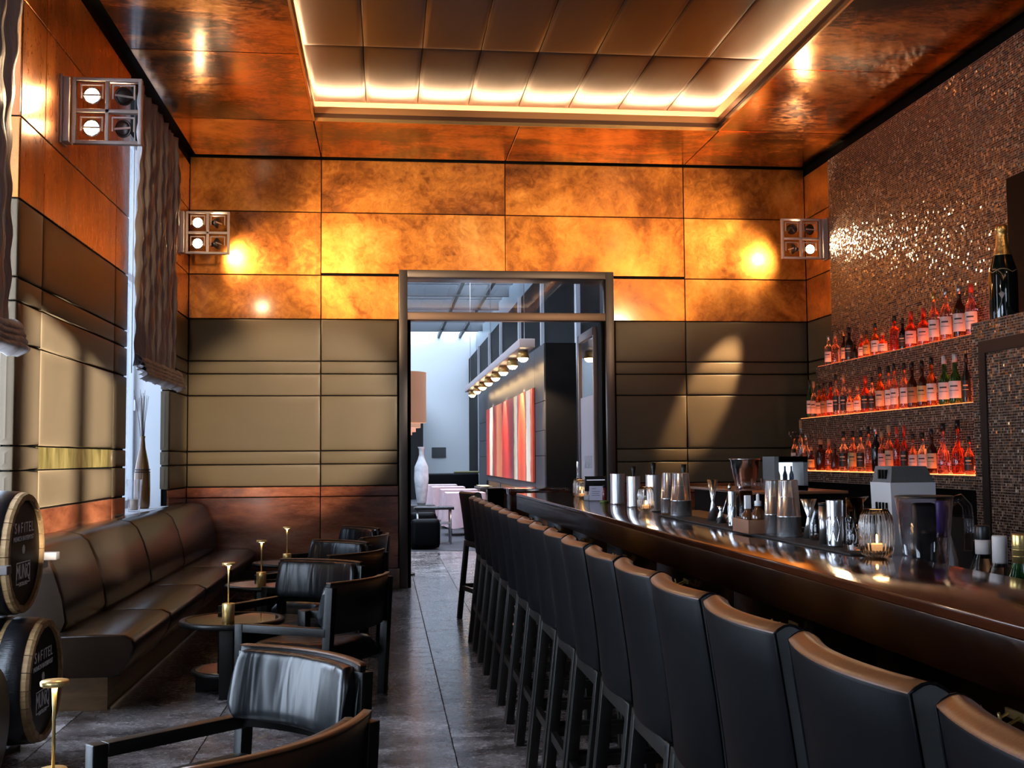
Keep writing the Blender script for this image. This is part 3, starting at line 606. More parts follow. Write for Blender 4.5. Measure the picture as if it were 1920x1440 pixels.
# roman blinds --------------------------------------------------------
LIN = M('crinkled_linen', (.34, .30, .29), .42, var=(5, (.58, .53, .52), (1, 6, .5)), bmp=(22, .8, (1, 6, .5)))
def blind(label, y0, y1, ztop, zbot, x=-1.90):
    b = thing('roman_blind', label, 'curtain', (0, 0, 0), 0, 'linen roman blinds')
    def fn(u, v):
        y = y0 + (y1-y0)*u; z = ztop + (zbot+.05-ztop)*v
        fold = .026*math.sin(u*2*PI*7+.6*math.sin(v*5)) + .015*math.sin(u*2*PI*17+v*9) + .006*math.sin(v*60+u*25)
        return (x+fold, y+.012*math.sin(v*11), z+.01*math.sin(u*31)), (1, 0, 0)
    MB().sheet(fn, 90, 60, .004).build('cloth', LIN, b)
    for k in range(4):
        def fn2(u, v, k=k):
            y = y0-.02 + (y1-y0+.04)*u; sc = abs(math.sin(u*PI*5+k*.35))**.7
            z = zbot + .15 - k*.034 - .105*v*(1-.30*sc) - .02*sc
            return (x+.012+.010*k + (.050+.012*sc)*math.sin(PI*min(1, v*1.05))**.8 + .004*math.sin(u*90+k), y, z), (1, 0, 0)
        MB().sheet(fn2, 120, 8, .006).build('gathered_fold', LIN, b)
    for yy in (y0+.02, y1-.02): MB().cyl((x-.03, yy, zbot), .004, ztop-zbot, 6).build('pull_cord', WHT, b)
blind('grey crinkled linen blind drawn half up over the vase window', 9.02, 10.72, 4.22, 1.97)
blind('grey crinkled linen blind drawn half up by the barrels', 3.7, 6.06, 4.22, 1.88)
blind('unseen grey crinkled linen blind, added to cut daylight at the window nearest the viewer', -.95, 1.95, 4.22, 1.9)  # out-of-view blind put in to hold back fill light

# vase, reeds, tumbler on the sill ------------------------------------------------
v = thing('reed_vase', 'tall brown lacquered bottle vase holding dry reeds on the window sill', 'vase', (-2.08, 10.22, .885))
MB().lathe([(0, 0), (.058, 0), (.066, .02), (.069, .16), (.066, .30), (.05, .40), (.026, .52), (.019, .60), (.023, .625), (.016, .625), (0, .6)], n=24).build('body', M('tortoise_lacquer', (.10, .042, .012), .18, var=(7, (.20, .085, .02), (1, 1, .6)), coat=.6), v)
for z in (.315, .335): MB().lathe([(.0662, z-.004), (.070, z), (.0662, z+.004)], n=24).build('ring', BLKW, v)
for i in range(16):
    a = random.uniform(0, 6.28); r = random.uniform(.01, .05)+ (.05 if i > 12 else 0)
    MB().tube([(.006*math.cos(a), .006*math.sin(a), .5), (.4*r*math.cos(a), .4*r*math.sin(a), .75), (r*math.cos(a), r*math.sin(a)+.01, 1.0+random.uniform(-.05, .03))], .0028, 5, .0016).build('reed', M('dry_reed', (.10, .07, .06), .7), v)
tg = thing('glass_tumbler', 'clear glass tumbler with a candle on the window sill', 'glass', (-2.02, 9.62, .885))
MB().lathe([(0, 0), (.045, 0), (.062, .26), (.058, .26), (.042, .012), (0, .012)], n=24).build('glass', THIN, tg)
MB().cyl((0, 0, .014), .032, .085, 16).build('candle', M('wax', (.85, .62, .42), .5), tg)

# banquette ----------------------------------------------------------------
bq = thing('banquette', 'long dark brown leather banquette along the window wall', 'bench', (0, 0, 0))
YQ = [6.05, 7.06, 8.4, 9.75, 11.62]
MB().box(-1.93, -1.44, 6.28, 11.62, 0, .205).build('plinth', M('walnut_plinth', (.07, .035, .016), .4, var=(5, (.16, .085, .035), (1, .4, 5))), bq)
MB().box(-1.432, -1.425, 6.30, 11.62, 0, .012).build('plinth_trim', STEELB, bq)
def seat_prof(v):   # closed section x,z
    pts = [(-1.70, .415), (-1.50, .425), (-1.31, .418), (-1.265, .395), (-1.255, .36), (-1.275, .30), (-1.33, .215), (-1.36, .205), (-1.93, .205), (-1.93, .41)]
    return pts
def back_prof():
    return [(-1.93, .40), (-1.66, .40), (-1.635, .46), (-1.65, .58), (-1.69, .72), (-1.74, .83), (-1.785, .868), (-1.85, .885), (-1.93, .885)]
def section(name, prof, ya, yb, mat, inset):
    m = MB(); n = len(prof); cx = sum(p[0] for p in prof)/n; cz = sum(p[1] for p in prof)/n
    rings = [(ya, inset), (ya+.012, inset*.3), (ya+.04, 0), ((ya+yb)/2, -.004), (yb-.04, 0), (yb-.012, inset*.3), (yb, inset)]
    vs = []
    for y, ins in rings:
        for px, pz in prof:
            d = Vector((cx-px, cz-pz)); d.normalize(); vs.append((px+d.x*ins, y, pz+d.y*ins))
    fs = [(j*n+i, j*n+(i+1) % n, (j+1)*n+(i+1) % n, (j+1)*n+i) for j in range(len(rings)-1) for i in range(n)]
    m.add(vs, fs, True); m.add(vs[:n], [tuple(range(n))]); m.add(vs[-n:], [tuple(range(n-1, -1, -1))])
    return m.build(name, mat, bq)
for a, b in zip(YQ[:-1], YQ[1:]):
    section('seat_cushion', seat_prof(0), a+.001, b-.001, BRNL, .012)
    section('back_cushion', back_prof(), max(a, 6.2)+.001, b-.001, BRNL, .012)

# barrels ------------------------------------------------------------------
LETT = M('barrel_lettering', (.90, .88, .85), .5)
def barrel(label, loc, r, ln, rz):
    b = thing('barrel', label, 'barrel', loc, rz, 'branded oak barrels')     # axis along local x, head at +x
    def rad(x): return r*(1 - .045*(2*x/ln)**2)
    n = 22
    for i in range(n):     # staves
        a0, a1 = 2*PI*i/n, 2*PI*(i+1)/n
        vs = []; xs = [-ln/2, -ln/3, -ln/6, 0, ln/6, ln/3, ln/2-.012, ln/2]
        for x in xs:
            rr = rad(x) - (.006 if x == ln/2 else 0)
            for aa, ri in ((a0+.006, rr), ((a0+a1)/2, rr+.001), (a1-.006, rr), (a1-.006, rr-.026), (a0+.006, rr-.020)): vs.append((x, ri*math.cos(aa), ri*math.sin(aa)))
        fs = [(j*5+q, j*5+(q+1) % 5, j*5+5+(q+1) % 5, j*5+5+q) for j in range(len(xs)-1) for q in range(5)] + [(0, 1, 2, 3, 4), tuple(len(vs)-5+q for q in (4, 3, 2, 1, 0))]
        MB().add(vs, fs, False).build('stave', OAK, b)
    for x0, x1 in ((-.46*ln, -.33*ln), (-.30*ln, -.22*ln), (.20*ln, .29*ln), (.315*ln, .455*ln)):
        MB().lathe([(rad(x0)+.0005, x0), (rad(x0)+.004, x0+.001), (rad((x0+x1)/2)+.0045, (x0+x1)/2), (rad(x1)+.004, x1-.001), (rad(x1)+.0005, x1)], n=44, axis='x').build('hoop', BLKP, b)
    rh = rad(ln/2)-.021
    hd = MB().cyl((ln/2-.03, 0, 0), rh, .012, 44, axis='x').build('head', OAK, b)
    MB().cyl((ln/2-.0185, 0, 0), rh*.96, .003, 44, axis='x').build('black_plate', M('black_print', (.004, .004, .004), .4, spec=.12), hd)
    MB().cyl((-ln/2+.02, 0, 0), rh, .012, 30, axis='x').build('head', OAK, b)
    xw = ln/2-.0150
    def mw(z, sx=1.0): return Matrix(((0, 0, 1, xw), (1, 0, 0, 0), (0, 1, 0, z), (0, 0, 0, 1))) @ Matrix.Diagonal((sx, 1, 1, 1))
    for ch, q in (('S', -.48), ('F', -.13), ('I', .03), ('T', .17), ('E', .34), ('L', .50)): text_mesh(ch, rh*.27, LETT, b, 'lettering', Matrix.Translation((0, q*rh, 0)) @ mw(rh*.45))
    MB().add([(xw, -rh*.305+rh*.06*q[0], rh*.45+rh*.105*q[1]) for q in ((0, 1), (-.8, .3), (-.8, -.3), (0, -1), (.8, -.3), (.8, .3))], [(0, 1, 2, 3, 4, 5)]).build('emblem', LETT, b)
    text_mesh('MUNICH BAYERPOST', rh*.125, LETT, b, 'lettering', mw(rh*.26))
    MB().cyl((xw-.001, 0, rh*.06), rh*.085, .001, 12, axis='x').build('seal', LETT, b)
    m = MB(); wq, z0, z1, t = rh*.40, -rh*.56, -rh*.16, rh*.022
    for a in ((-wq, wq, z1-t, z1), (-wq, -wq+t, z0, z1), (wq-t, wq, z0, z1), (-wq, -wq*.62, z0, z0+t), (wq*.62, wq, z0, z0+t)): m.box(xw-.001, xw, *a)
    m.build('label_box', LETT, b)
    text_mesh('MUNiQ', rh*.34, LETT, b, 'lettering', mw(-rh*.35, .72) @ Matrix.Diagonal((1, 1.15, 1, 1)))
    text_mesh('DISTILLERS', rh*.10, LETT, b, 'lettering', mw(-rh*.56))
    return b
barrel('lower oak barrel with black printed head, resting on the floor rack', (-1.83, 5.25, .352), .272, .74, 0)
barrel('upper oak barrel with black printed head, lying on top of the stack', (-1.922, 5.25, .902), .272, .74, 0)
rk = thing('barrel_rack', 'black steel rack carrying the two stacked barrels', 'rack', (-1.9, 5.25, 0))
for x in (-.28, .22):
    MB().box(x-.02, x+.02, -.32, .32, 0, .03).build('foot_bar', BLKW, rk)
    for s in (-1, 1): MB().bar((x, s*.30, .0), (x, s*.21, .16), .04, .03).build('cradle_arm', BLKW, rk)
    MB().box(x-.02, x+.02, -.12, .12, .03, .107).build('support', BLKW, rk)
for yy in (-.37, .33): MB().box(-.40, .38, yy, yy+.06, .84, .875, .003).build('side_rail', M('pale_rail', (.16, .135, .125), .5), rk)
for yy in (-.35, .36):
    for x in (-.38, .02): MB().box(x-.012, x+.012, yy-.012, yy+.012, 0, .84).build('upright', BLKW, rk)
nb = thing('dark_keg', 'plain black keg half out of view left of the lower barrel', 'barrel', (-1.88, 4.60, .30))
MB().lathe([(.0, -.40), (.22, -.40), (.255, -.2), (.265, 0), (.255, .2), (.22, .40), (.0, .40)], n=40, axis='x').build('body', BLKP, nb)
for x in (-.25, .0, .25): MB().lathe([(.247+.018*(1-abs(x)*4), x-.03), (.255+.018*(1-abs(x)*4), x), (.247+.018*(1-abs(x)*4), x+.03)], n=40, axis='x').build('hoop', BLKP, nb)
MB().box(-.3, .3, -.2, .2, -.30, -.20).build('stand', BLKW, nb)

# tables and brass lamps ----------------------------------------------------
MIRR = M('bronze_mirror', (.16, .12, .08), .06, 1)
def table():
    t = thing('side_table', 'x', 'table', (0, 0, 0), 0, 'round black side tables')
    MB().lathe([(0, .372), (.285, .372), (.292, .378), (.292, .396), (.285, .402), (.262, .402), (.260, .398), (0, .398)], n=48).build('table_top', BLKW, t)
    MB().cyl((0, 0, .396), .258, .004, 48).build('mirror_inlay', MIRR, t)
    MB().lathe([(0, .10), (.22, .10), (.225, .105), (.225, .118), (.22, .123), (0, .123)], n=40).build('lower_shelf', BLKW, t)
    MB().cyl((0, 0, .123), .20, .002, 40).build('shelf_inlay', MIRR, t)
    MB().box(-.035, .04, -.27, -.19, 0, .375, .003).build('leg', BLKW, t)
    MB().box(-.035, .04, .19, .27, 0, .375, .003).build('leg', BLKW, t)
    MB().box(-.20, .20, -.012, .012, 0, .10, .003).build('stretcher', BLKW, t)
    return t
def lamp():
    l = thing('table_lamp', 'x', 'lamp', (0, 0, 0), 0, 'brass table lamps')
    MB().lathe([(0, 0), (.034, 0), (.034, .05), (.035, .052), (.035, .098), (.033, .10), (0, .10)], n=28).build('base', BRASS, l)
    MB().lathe([(.0045, .10), (.0045, .25), (.008, .31)], n=12).build('stem', BRASS, l)
    hd = MB().lathe([(0, .312), (.034, .312), (.036, .314), (.036, .324), (.034, .326), (0, .326)], n=32).build('lamp_head', BRASS, l)
    MB().cyl((0, 0, .3105), .022, .0015, 20).build('led_disc', M('lamp_led', (1, .85, .6), .4, emis=(1, .70, .36), es=25), hd)
    return l
TB = [(-1.02, 3.12), (-.86, 6.72), (-.86, 8.56), (-.86, 10.30)]
LP = [(-.86, 3.165), (-.867, 6.607), (-.873, 8.39), (-.826, 9.987)]
WHERE = ['nearest the viewer by the barrels', 'between the second pair of armchairs', 'between the third pair of armchairs', 'farthest, close to the back wall']
t0, l0 = table(), lamp()
for i in range(4):
    lt = 'round black side table with bronze mirror top, %s' % WHERE[i]; ll = 'slim brass table lamp on the side table %s' % WHERE[i]
    if i == 0: t0.location = (*TB[0], 0); t0['label'] = lt; l0.location = (*LP[0], .4); l0['label'] = ll
    else: dup(t0, (*TB[i], 0), 0, lt); dup(l0, (*LP[i], .4), 0, ll)

# armchairs -----------------------------------------------------------------
WRK = M('wrinkled_black_leather', (.005, .006, .008), .30, spec=.42)
_nt = WRK.node_tree; _b = _nt.nodes['Principled BSDF']; _v = coords(_nt, (4, 6, .5)); bump(_nt, _b, noise(_nt, _v, 2.0, 2, .4, .4), .42, .03)
def armchair():
    c = thing('armchair', 'x', 'armchair', (0, 0, 0), 0, 'low black armchairs')   # faces local +x
    def arc(y, off=0): return -.305 + .075*(y/.31)**2 + off                      # plan of the curved back
    def outer(u, v):
        y = -.31+.62*u; z = .40+.265*v; return (arc(y)-.035*v, y, z), (-1, 0, 0)
    MB().sheet(lambda u, v: (outer(u, v)[0], (-1, 0, 0)), 16, 2, .022).build('back_shell', BLKW, c)
    MB().sheet(lambda u, v: ((arc(-.312+.624*u)-.037, -.312+.624*u, .664+.005*v), (1, 0, 0)), 16, 1).sheet(lambda u, v: ((arc(-.312+.624*u)-.037+.026*v, -.312+.624*u, .669), (0, 0, 1)), 16, 1, .005).build('top_reflection', TOPREF, c)  # brown band along the back's top carries the painted ceiling reflection
    def cush(u, v):
        y = -.295+.59*u; a = v*2*PI
        e = min(1, 12*min(u, 1-u)+.55); ca, sa = math.cos(a), math.sin(a)
        ca = math.copysign(abs(ca)**.5, ca); sa = math.copysign(abs(sa)**.45, sa)
        zc = .545; return (arc(y)+.058+.033*e*ca-.0165*(1+sa)-.01, y, zc+.113*e*sa), (ca, 0, sa)
    m = MB().sheet(cush, 40, 20); n = 21
    m.add([cush(0, j/20)[0] for j in range(20)], [tuple(range(20))]); m.add([cush(1, j/20)[0] for j in range(20)], [tuple(range(19, -1, -1))])
    m.build('back_cushion', WRK, c)
    for s in (-1, 1):
        MB().bar((-.225, s*.30, 0), (-.262, s*.30, .645), .045, .045, (0, 1, 0), .003).build('rear_leg', BLKW, c)
        MB().box(.265, .315, s*.30-.025, s*.30+.025, 0, .435, .004).build('front_leg', BLKW, c)
        MB().box(-.24, .265, s*.30-.025, s*.30+.025, .392, .435, .004).build('arm', BLKW, c)
        MB().box(-.22, .265, s*.295-.015, s*.295+.015, .19, .25, .002).build('side_rail', BLKW, c)
    MB().box(-.215, .285, -.275, .275, .215, .245, .002).build('seat_frame', BLKW, c)
    def seat(u, v):
        x = -.225+.52*u; y = -.272+.544*v; e = min(1, 9*min(u, 1-u)+.0)*min(1, 9*min(v, 1-v)); e = max(e, 0)**.4
        return (x, y, .262+.075*e), (0, 0, 1)
    MB().sheet(seat, 20, 20, .02).build('seat', WRK, c)
    return c
CH = [((-.24, 2.72), 144), ((-.286, 3.825), 222), ((-.15, 6.26), 151), ((-.41, 7.32), 236), ((-.20, 7.96), 144), ((-.356, 9.03), 225), ((-.10, 9.66), 161), ((-.234, 10.79), 213)]
CL = ['near chair of the front pair, curved back to the viewer', 'far chair of the front pair, showing its pleated back cushion', 'near chair of the second pair, curved outer back towards the bar', 'far chair of the second pair, dark cushion facing the viewer',
      'near chair of the third pair, only its curved outer back showing', 'far chair of the third pair, bluish sheen on its cushion', 'near chair of the farthest pair by the back wall', 'far chair of the farthest pair, last before the back wall']
a0 = armchair()
for i, ((x, y), ang) in enumerate(CH):
    a = math.radians(ang); loc = (x+.235*math.cos(a), y+.235*math.sin(a), 0); lab = 'low black leather armchair, ' + CL[i]
    if i == 0: a0.location = loc; a0.rotation_euler = (0, 0, a); a0['label'] = lab
    else: dup(a0, loc, a, lab)
# ================================================================ BAR
ZB, BX0, BX1, BY0, BY1 = 1.04, .96, 1.325, -.6, 8.38
bar = thing('bar_counter', 'long polished rosewood bar counter running down the right side', 'bar counter', (0, 0, 0))
MB().box(BX0, BX1, BY0, BY1, ZB-.022, ZB, .003).build('bar_top', WOODB, bar)
MB().box(BX0+.002, BX0+.045, BY0, BY1-.002, ZB-.115, ZB-.022, .002).build('fascia', WOODF, bar)
MB().box(BX0+.045, BX1, BY0, BY1-.002, ZB-.10, ZB-.022).build('core', BLK, bar)
for i in range(9): MB().box(1.05, 1.07, BY0+i*1.0, BY0+min((i+1)*1.0, 8.98)-.006, .0, ZB-.10, .002).build('front_panel', WOODF, bar)
MB().box(1.07, 1.25, BY0, BY1-.02, 0, ZB-.10).build('carcass', BLK, bar)
MB().box(1.25, 1.80, BY0, 8.2, .80, .85).build('work_deck', M('steel_deck', (.06, .06, .065), .35, .9), bar)
MB().box(1.55, 1.80, BY0, 8.2, 0, .80).build('under_counter', BLK, bar)
for i, y in enumerate((1.84, 2.89, 3.95, 4.98, 6.03, 7.11, 8.19)):
    h = thing('bag_hook', 'small brass double coat hook under the bar edge, %s from the viewer' % ORD[i], 'hook', (1.05, y, .865), 0, 'brass hooks under the bar')
    MB().box(-.006, 0, -.03, .03, -.008, .008, .002).build('plate', BRASS, h)
    for s in (-.018, .018): MB().tube([(-.006, s, 0), (-.03, s, -.012), (-.045, s*1.5, -.005), (-.05, s*1.7, .012)], .0028, 6).build('prong', BRASS, h)
ec = thing('end_counter', 'short rosewood counter block beyond the far end of the bar', 'bar counter', (0, 0, 0))
MB().box(1.02, 1.52, 9.35, 9.95, .995, 1.045, .003).build('counter_top', WOODB, ec); MB().box(1.03, 1.5, 9.37, 9.93, .83, .995, .002).build('apron', WOODF, ec); MB().box(1.18, 1.46, 9.45, 9.9, 0, .83).build('pedestal', BLK, ec)
mat_ = tag(MB().box(1.20, 1.315, 2.88, 4.95, ZB, ZB+.006, .002).build('bar_mat', M('rubber_mat', (.010, .009, .009), .7, bmp=(200, .4))), 'long black rubber mat along the inner edge of the bar', 'bar mat')

# stools ------------------------------------------------------------
def stool():
    s = thing('bar_stool', 'x', 'bar stool', (0, 0, 0), 0, 'black leather bar stools along the bar')   # sits facing local +x, origin under the back
    W2 = .205
    def plan(u): return -.030*(1-(2*u-1)**2)
    def prof(v): return .665-.62 + (-.048)*v**1.3      # x relative to the top line, bottom (v=0) further in
    T = .058
    def ring(u, v):   # closed vertical section
        pass
    def back(u, v):
        y = -W2+2*W2*u; a = v*4
        zt, zb = 1.018, .635
        # walk round the section: outer face up, top, inner face down, bottom
        if a < 1: t = a; x, z = prof(t), zb+(zt-zb)*t
        elif a < 2: t = a-1; x, z = prof(1)+T*.85*t, zt+.012*math.sin(PI*t)
        elif a < 3: t = 3-a; x, z = prof(t)+T*(1-.15*t), zb+(zt-zb)*t
        else: t = a-3; x, z = prof(0)+T*(1-t), zb
        return (x+plan(u), y, z), (0, 0, 1)
    m = MB().sheet(back, 14, 24); rng = range(24)
    for u in (0, 1): m.add([back(u, j/24)[0] for j in rng], [(j, j+1, 17-j, 18-j) for j in range(6)] + [tuple(range(6, 13))])
    o = m.build('backrest', BLKL, s)
    bv = o.modifiers.new('bevel', 'BEVEL'); bv.width = .006; bv.segments = 2; bv.limit_method = 'ANGLE'; bv.angle_limit = math.radians(50)
    MB().sheet(lambda u, v: ((prof(1)+plan(u)+T*.85*v, -W2+2*W2*u, 1.019+.012*math.sin(PI*v)), (0, 0, 1)), 14, 6, .002).build('top_reflection', TOPREF, s)  # thin brown sheet imitating the copper ceiling mirrored on the black top
    for u in (0, 1):
        sy = (-1 if u == 0 else 1)*.0012; m2 = MB(); m2.add([(p[0], p[1]+sy, p[2]) for p in (back(u, j/24)[0] for j in rng)], [(j, j+1, 17-j, 18-j) for j in range(6)] + [tuple(range(6, 13))]); m2.build('side_strip_sheen', BLKSHEEN, s)  # lighter copy of the end caps, window sheen painted in
    # welt along both side edges
    for k, u in enumerate((0, 1)):
        pts = [back(u, j/24)[0] for j in range(0, 19)]
        MB().tube(pts, .0028, 5).build('welt', BLKL, s)
    MB().box(.06, .405, -W2+.005, W2-.005, .63, .71, .018).build('seat', BLKL, s)
    MB().box(.035, .40, -W2+.01, W2-.01, .585, .632, .003).build('seat_frame', BLKW, s)
    for sg in (-1, 1):
        y = sg*(W2-.022)
        MB().bar((-.012, y, 0), (.055, y, .632), .038, .038, (0, 1, 0), .002).build('leg', BLKW, s)
        MB().bar((.39, y, 0), (.38, y, .60), .038, .038, (0, 1, 0), .002).build('leg', BLKW, s)
        MB().bar((.02, y, .265), (.385, y, .265), .022, .035).build('stretcher', BLKW, s)
    MB().bar((.016, -W2+.03, .25), (.016, W2-.03, .25), .022, .036).build('stretcher', BLKW, s)
    MB().bar((.388, -W2+.03, .22), (.388, W2-.03, .22), .022, .036).build('footrest', BLKW, s)
    return s
SY = [1.25, 1.726, 2.20, 2.64, 3.06, 3.50, 3.97, 4.40, 4.84, 5.27, 5.70, 6.12, 6.55, 6.975, 7.40, 7.825, 8.25]
s0 = stool()
for i, y in enumerate(SY):
    lab = 'black leather bar stool pushed under the bar, %s from the viewer' % ORD[i]
    if i == 0: s0.location = (.62, y-.205, 0); s0['label'] = lab
    else: dup(s0, (.62, y-.205, 0), 0, lab)
dup(s0, (.66, 9.22, 0), math.radians(14), 'black leather bar stool turned aside at the far end by the doorway')
dup(s0, (1.14, 10.48, 0), math.radians(-90), 'black leather bar stool standing at the far side of the end counter')

# things on the bar ---------------------------------------------------
FLAME = M('candle_flame', (1, .7, .3), .4, emis=(1, .55, .18), es=30)
RIB = M('ribbed_glass', (.95, .90, .86), .03, trans=1, ior=1.42)
def candle(label, x, y, w=.085, h=.12):
    c = thing('candle_holder', label, 'candle holder', (x, y, ZB), 0, 'ribbed glass candle holders on the bar')
    r = w/2
    MB().lathe([(0, 0), (r*.62, 0), (r*.86, h*.06), (r, h*.22), (r, h*.68), (r*.88, h*.86), (r*.66, h), (r*.60, h), (r*.80, h*.86), (r*.90, h*.68), (r*.90, h*.24), (r*.7, h*.10), (0, h*.09)], n=96, flute=(24, .035)).build('glass', RIB, c)
    MB().cyl((0, 0, h*.10), r*.42, h*.16, 16).build('tealight', M('tealight_wax', (.9, .72, .5), .5, emis=(1, .5, .2), es=.6), c)
    MB().lathe([(0, h*.26), (.004, h*.30), (.005, h*.34), (.001, h*.46)], n=8).build('flame', FLAME, c)
    ld = bpy.data.lights.new('candle_light', 'POINT'); lo = bpy.data.objects.new('candle_light', ld); COL.objects.link(lo); lo.parent = c; lo.location = (0, 0, h*1.05); ld.energy = .35; ld.color = (1, .55, .22); ld.shadow_soft_size = .02
    return c
candle('ribbed glass candle holder nearest the viewer, beside the juicer', 1.255, 2.84, .087, .122)
candle('ribbed glass candle holder between the steel cylinders and the shakers', 1.235, 5.37, .081, .118)
candle('ribbed glass candle holder at the far end of the bar', 1.24, 7.18, .084, .118)
candle('ribbed glass candle holder behind the tablet stand', 1.28, 7.55, .07, .12)

tb = thing('tablet_stand', 'black tablet on a small stand at the far end of the bar', 'tablet', (1.27, 6.86, ZB), math.radians(10))
MB().box(-.07, .07, 0, .01, .055, .145, .003).build('tablet', M('tablet_black', (.01, .01, .011), .2), tb)
MB().box(-.058, .058, -.0015, 0, .12, .124).build('screen_line', M('screen_glow', (.5, .5, .6), .3, emis=(.7, .68, .85), es=.7), tb)
MB().box(-.06, .06, -.03, .05, 0, .03, .004).build('stand', M('grey_stand', (.22, .23, .24), .4), tb); MB().bar((0, .02, .03), (0, .008, .09), .03, .008).build('support', STEELB, tb)
cd_ = tag(MB().box(-.045, .04, -.0012, 0, 0, .085).build('menu_card', M('pale_card', (.55, .54, .68), .6), None, (1.262, 6.79, ZB+.002)), 'small pale printed card leaning by the tablet', 'card')
for k, (z, wd) in enumerate(((.068, .026), (.052, .05), (.040, .044), (.028, .05))):
    MB().box(-.03, -.03+wd, -.0018, -.0012, z, z+.003).build('print_line', M('card_ink', (.12, .11, .2), .6), cd_)
sb = thing('pourer_bottle', 'little dark red bottle standing before the pale card', 'bottle', (1.262, 6.55, ZB))
MB().lathe([(0, 0), (.012, 0), (.012, .055), (.008, .065), (.008, .085), (0, .085)], n=14).build('body', M('dark_red_glass', (.12, .01, .015), .15, coat=.5), sb); MB().cyl((0, 0, .085), .010, .014, 12).build('cap', BLKW, sb)
MB().lathe([(0, 0), (.026, 0), (.028, .006), (.012, .012), (0, .012)], n=16).build('saucer', M('green_saucer', (.10, .14, .03), .3), sb)

def steel_can(label, x, y, w, h, taper=1.0, muddler=False):
    c = thing('steel_cylinder', label, 'cylinder', (x, y, ZB), 0, 'plain steel cylinders')
    r = w/2
    MB().lathe([(0, 0), (r*taper, 0), (r*taper, .004), (r, h-.003), (r, h), (r-.003, h), (r*taper-.003, .006), (0, .006)], n=32).build('body', STEELB, c)
    MB().lathe([(r*taper, .001), (r*taper+.0015, .003), (r*taper, .005)], n=32).build('base_ring', STEEL, c)
    return c
def muddler(label, x, y, z, h):
    tag(MB().lathe([(0, 0), (.010, 0), (.008, h*.4), (.007, h*.8), (.011, h*.88), (.013, h), (0, h)], n=12).build('muddler', BLKW, None, (x, y, z)), label, 'muddler', 'black muddlers')
steel_can('tall straight steel cylinder next to the tablet', 1.285, 6.28, .082, .168)
steel_can('slightly shorter steel cylinder right of the tablet', 1.288, 5.88, .071, .160)
steel_can('steel cylinder just behind the middle candle holder', 1.285, 5.42+.0, .076, .174)
muddler('black muddler sticking out of the shorter steel cylinder', 1.288, 5.88, ZB+.007, .205)
muddler('black muddler sticking out of the cylinder behind the candle', 1.285, 5.42, ZB+.007, .225)
muddler('black muddler standing behind the middle shaker tins', 1.318, 4.98, ZB+.001, .225)

def tin(label, x, y, w, h, z=ZB+.006):
    c = thing('shaker_tin', label, 'shaker', (x, y, z), 0, 'boston shaker tins'); r = w/2
    MB().lathe([(0, 0), (r, 0), (r+.001, .003), (r*.97, h*.35), (r*.985, h*.352), (r*.985, h*.37), (r*.93, h*.375), (r*.76, h*.985), (r*.73, h), (0, h)], n=40).build('tin', M('brushed_aluminium', (.78, .79, .82), .2, .93), c)
    MB().lathe([(r*.84, h*.70), (r*.85, h*.705), (r*.837, h*.71)], n=40).build('bead', STEEL, c); return c
tin('upturned shaker tin of the middle pair, the one behind', 1.275, 5.08, .075, .182)
tin('upturned shaker tin of the middle pair, the one in front', 1.262, 4.82, .090, .184)
tin('upturned shaker tin of the near pair, the one behind', 1.268, 3.66, .064, .174)
tin('upturned shaker tin of the near pair, the one in front', 1.262, 3.50, .077, .178)

def jigger(label, x, y, h1, h2, r1, r2, z=ZB):
    c = thing('jigger', label, 'jigger', (x, y, z), 0, 'steel jiggers')
    MB().lathe([(0, 0), (r1, 0), (.006, h1), (.006, h1+.004), (r2, h1+h2), (r2-.002, h1+h2), (.003, h1+.008), (0, h1+.008)], n=24).build('double_cone', STEEL, c); return c
jigger('tall slim steel jigger standing among the bar tools', 1.285, 4.42, .08, .088, .024, .021)
jigger('steel jigger with gold tint beside the tall one', 1.275, 4.28, .05, .02, .026, .014)
jigger('steel jigger upright behind the near shaker pair', 1.300, 3.43, .062, .058, .021, .025, ZB+.006)
for i, (dx, tilt) in enumerate(((0, .04), (.02, .065))):
    sp = thing('bar_spoon', 'long steel bar spoon leaning by the jiggers, %s one' % ('left' if i == 0 else 'right'), 'spoon', (1.295+dx*.3, 4.36-dx*2, ZB), 0, 'bar spoons')
    MB().tube([(0, 0, 0), (tilt*.5, 0, .07), (tilt, 0, .13)], .002, 6).build('handle', STEEL, sp); MB().lathe([(0, 0), (.006, .006), (.007, .014), (.003, .026), (0, .028)], (tilt, 0, .127), 10).build('bowl', STEEL, sp)

def diamond(label, x, y, w, h, n=7):
    c = thing('diamond_tumbler', label, 'shaker', (x, y, ZB+.006), 0, 'diamond cut steel tumblers'); r = w/2
    MB().lathe([(0, 0), (r*.94, 0), (r*.96, .004), (r, h-.002), (r*.985, h), (r*.96, h-.002), (r*.9, .008), (0, .008)], n=36).build('body', STEELB, c)
    for k in range(n):
        for s in (-1, 1):
            pts = []
            for q in range(7):
                t = q/6; a = 2*PI*(k + s*t*.9)/n; z = h*(.05+.60*t); pts.append((r*(.965+.03*z/h)*math.cos(a)*1.012, r*(.965+.03*z/h)*math.sin(a)*1.012, z))
            MB().tube(pts, .0016, 4).build('raised_line', STEEL, c)
    return c
diamond('narrow diamond-cut steel tumbler by the brown tray', 1.252, 4.06, .030, .128, 5)
diamond('wide diamond-cut steel tumbler left of the near candle', 1.250, 3.10, .046, .130, 7)
CRY = M('crystal_glass', (.97, .97, .98), .02, trans=1, ior=1.5)
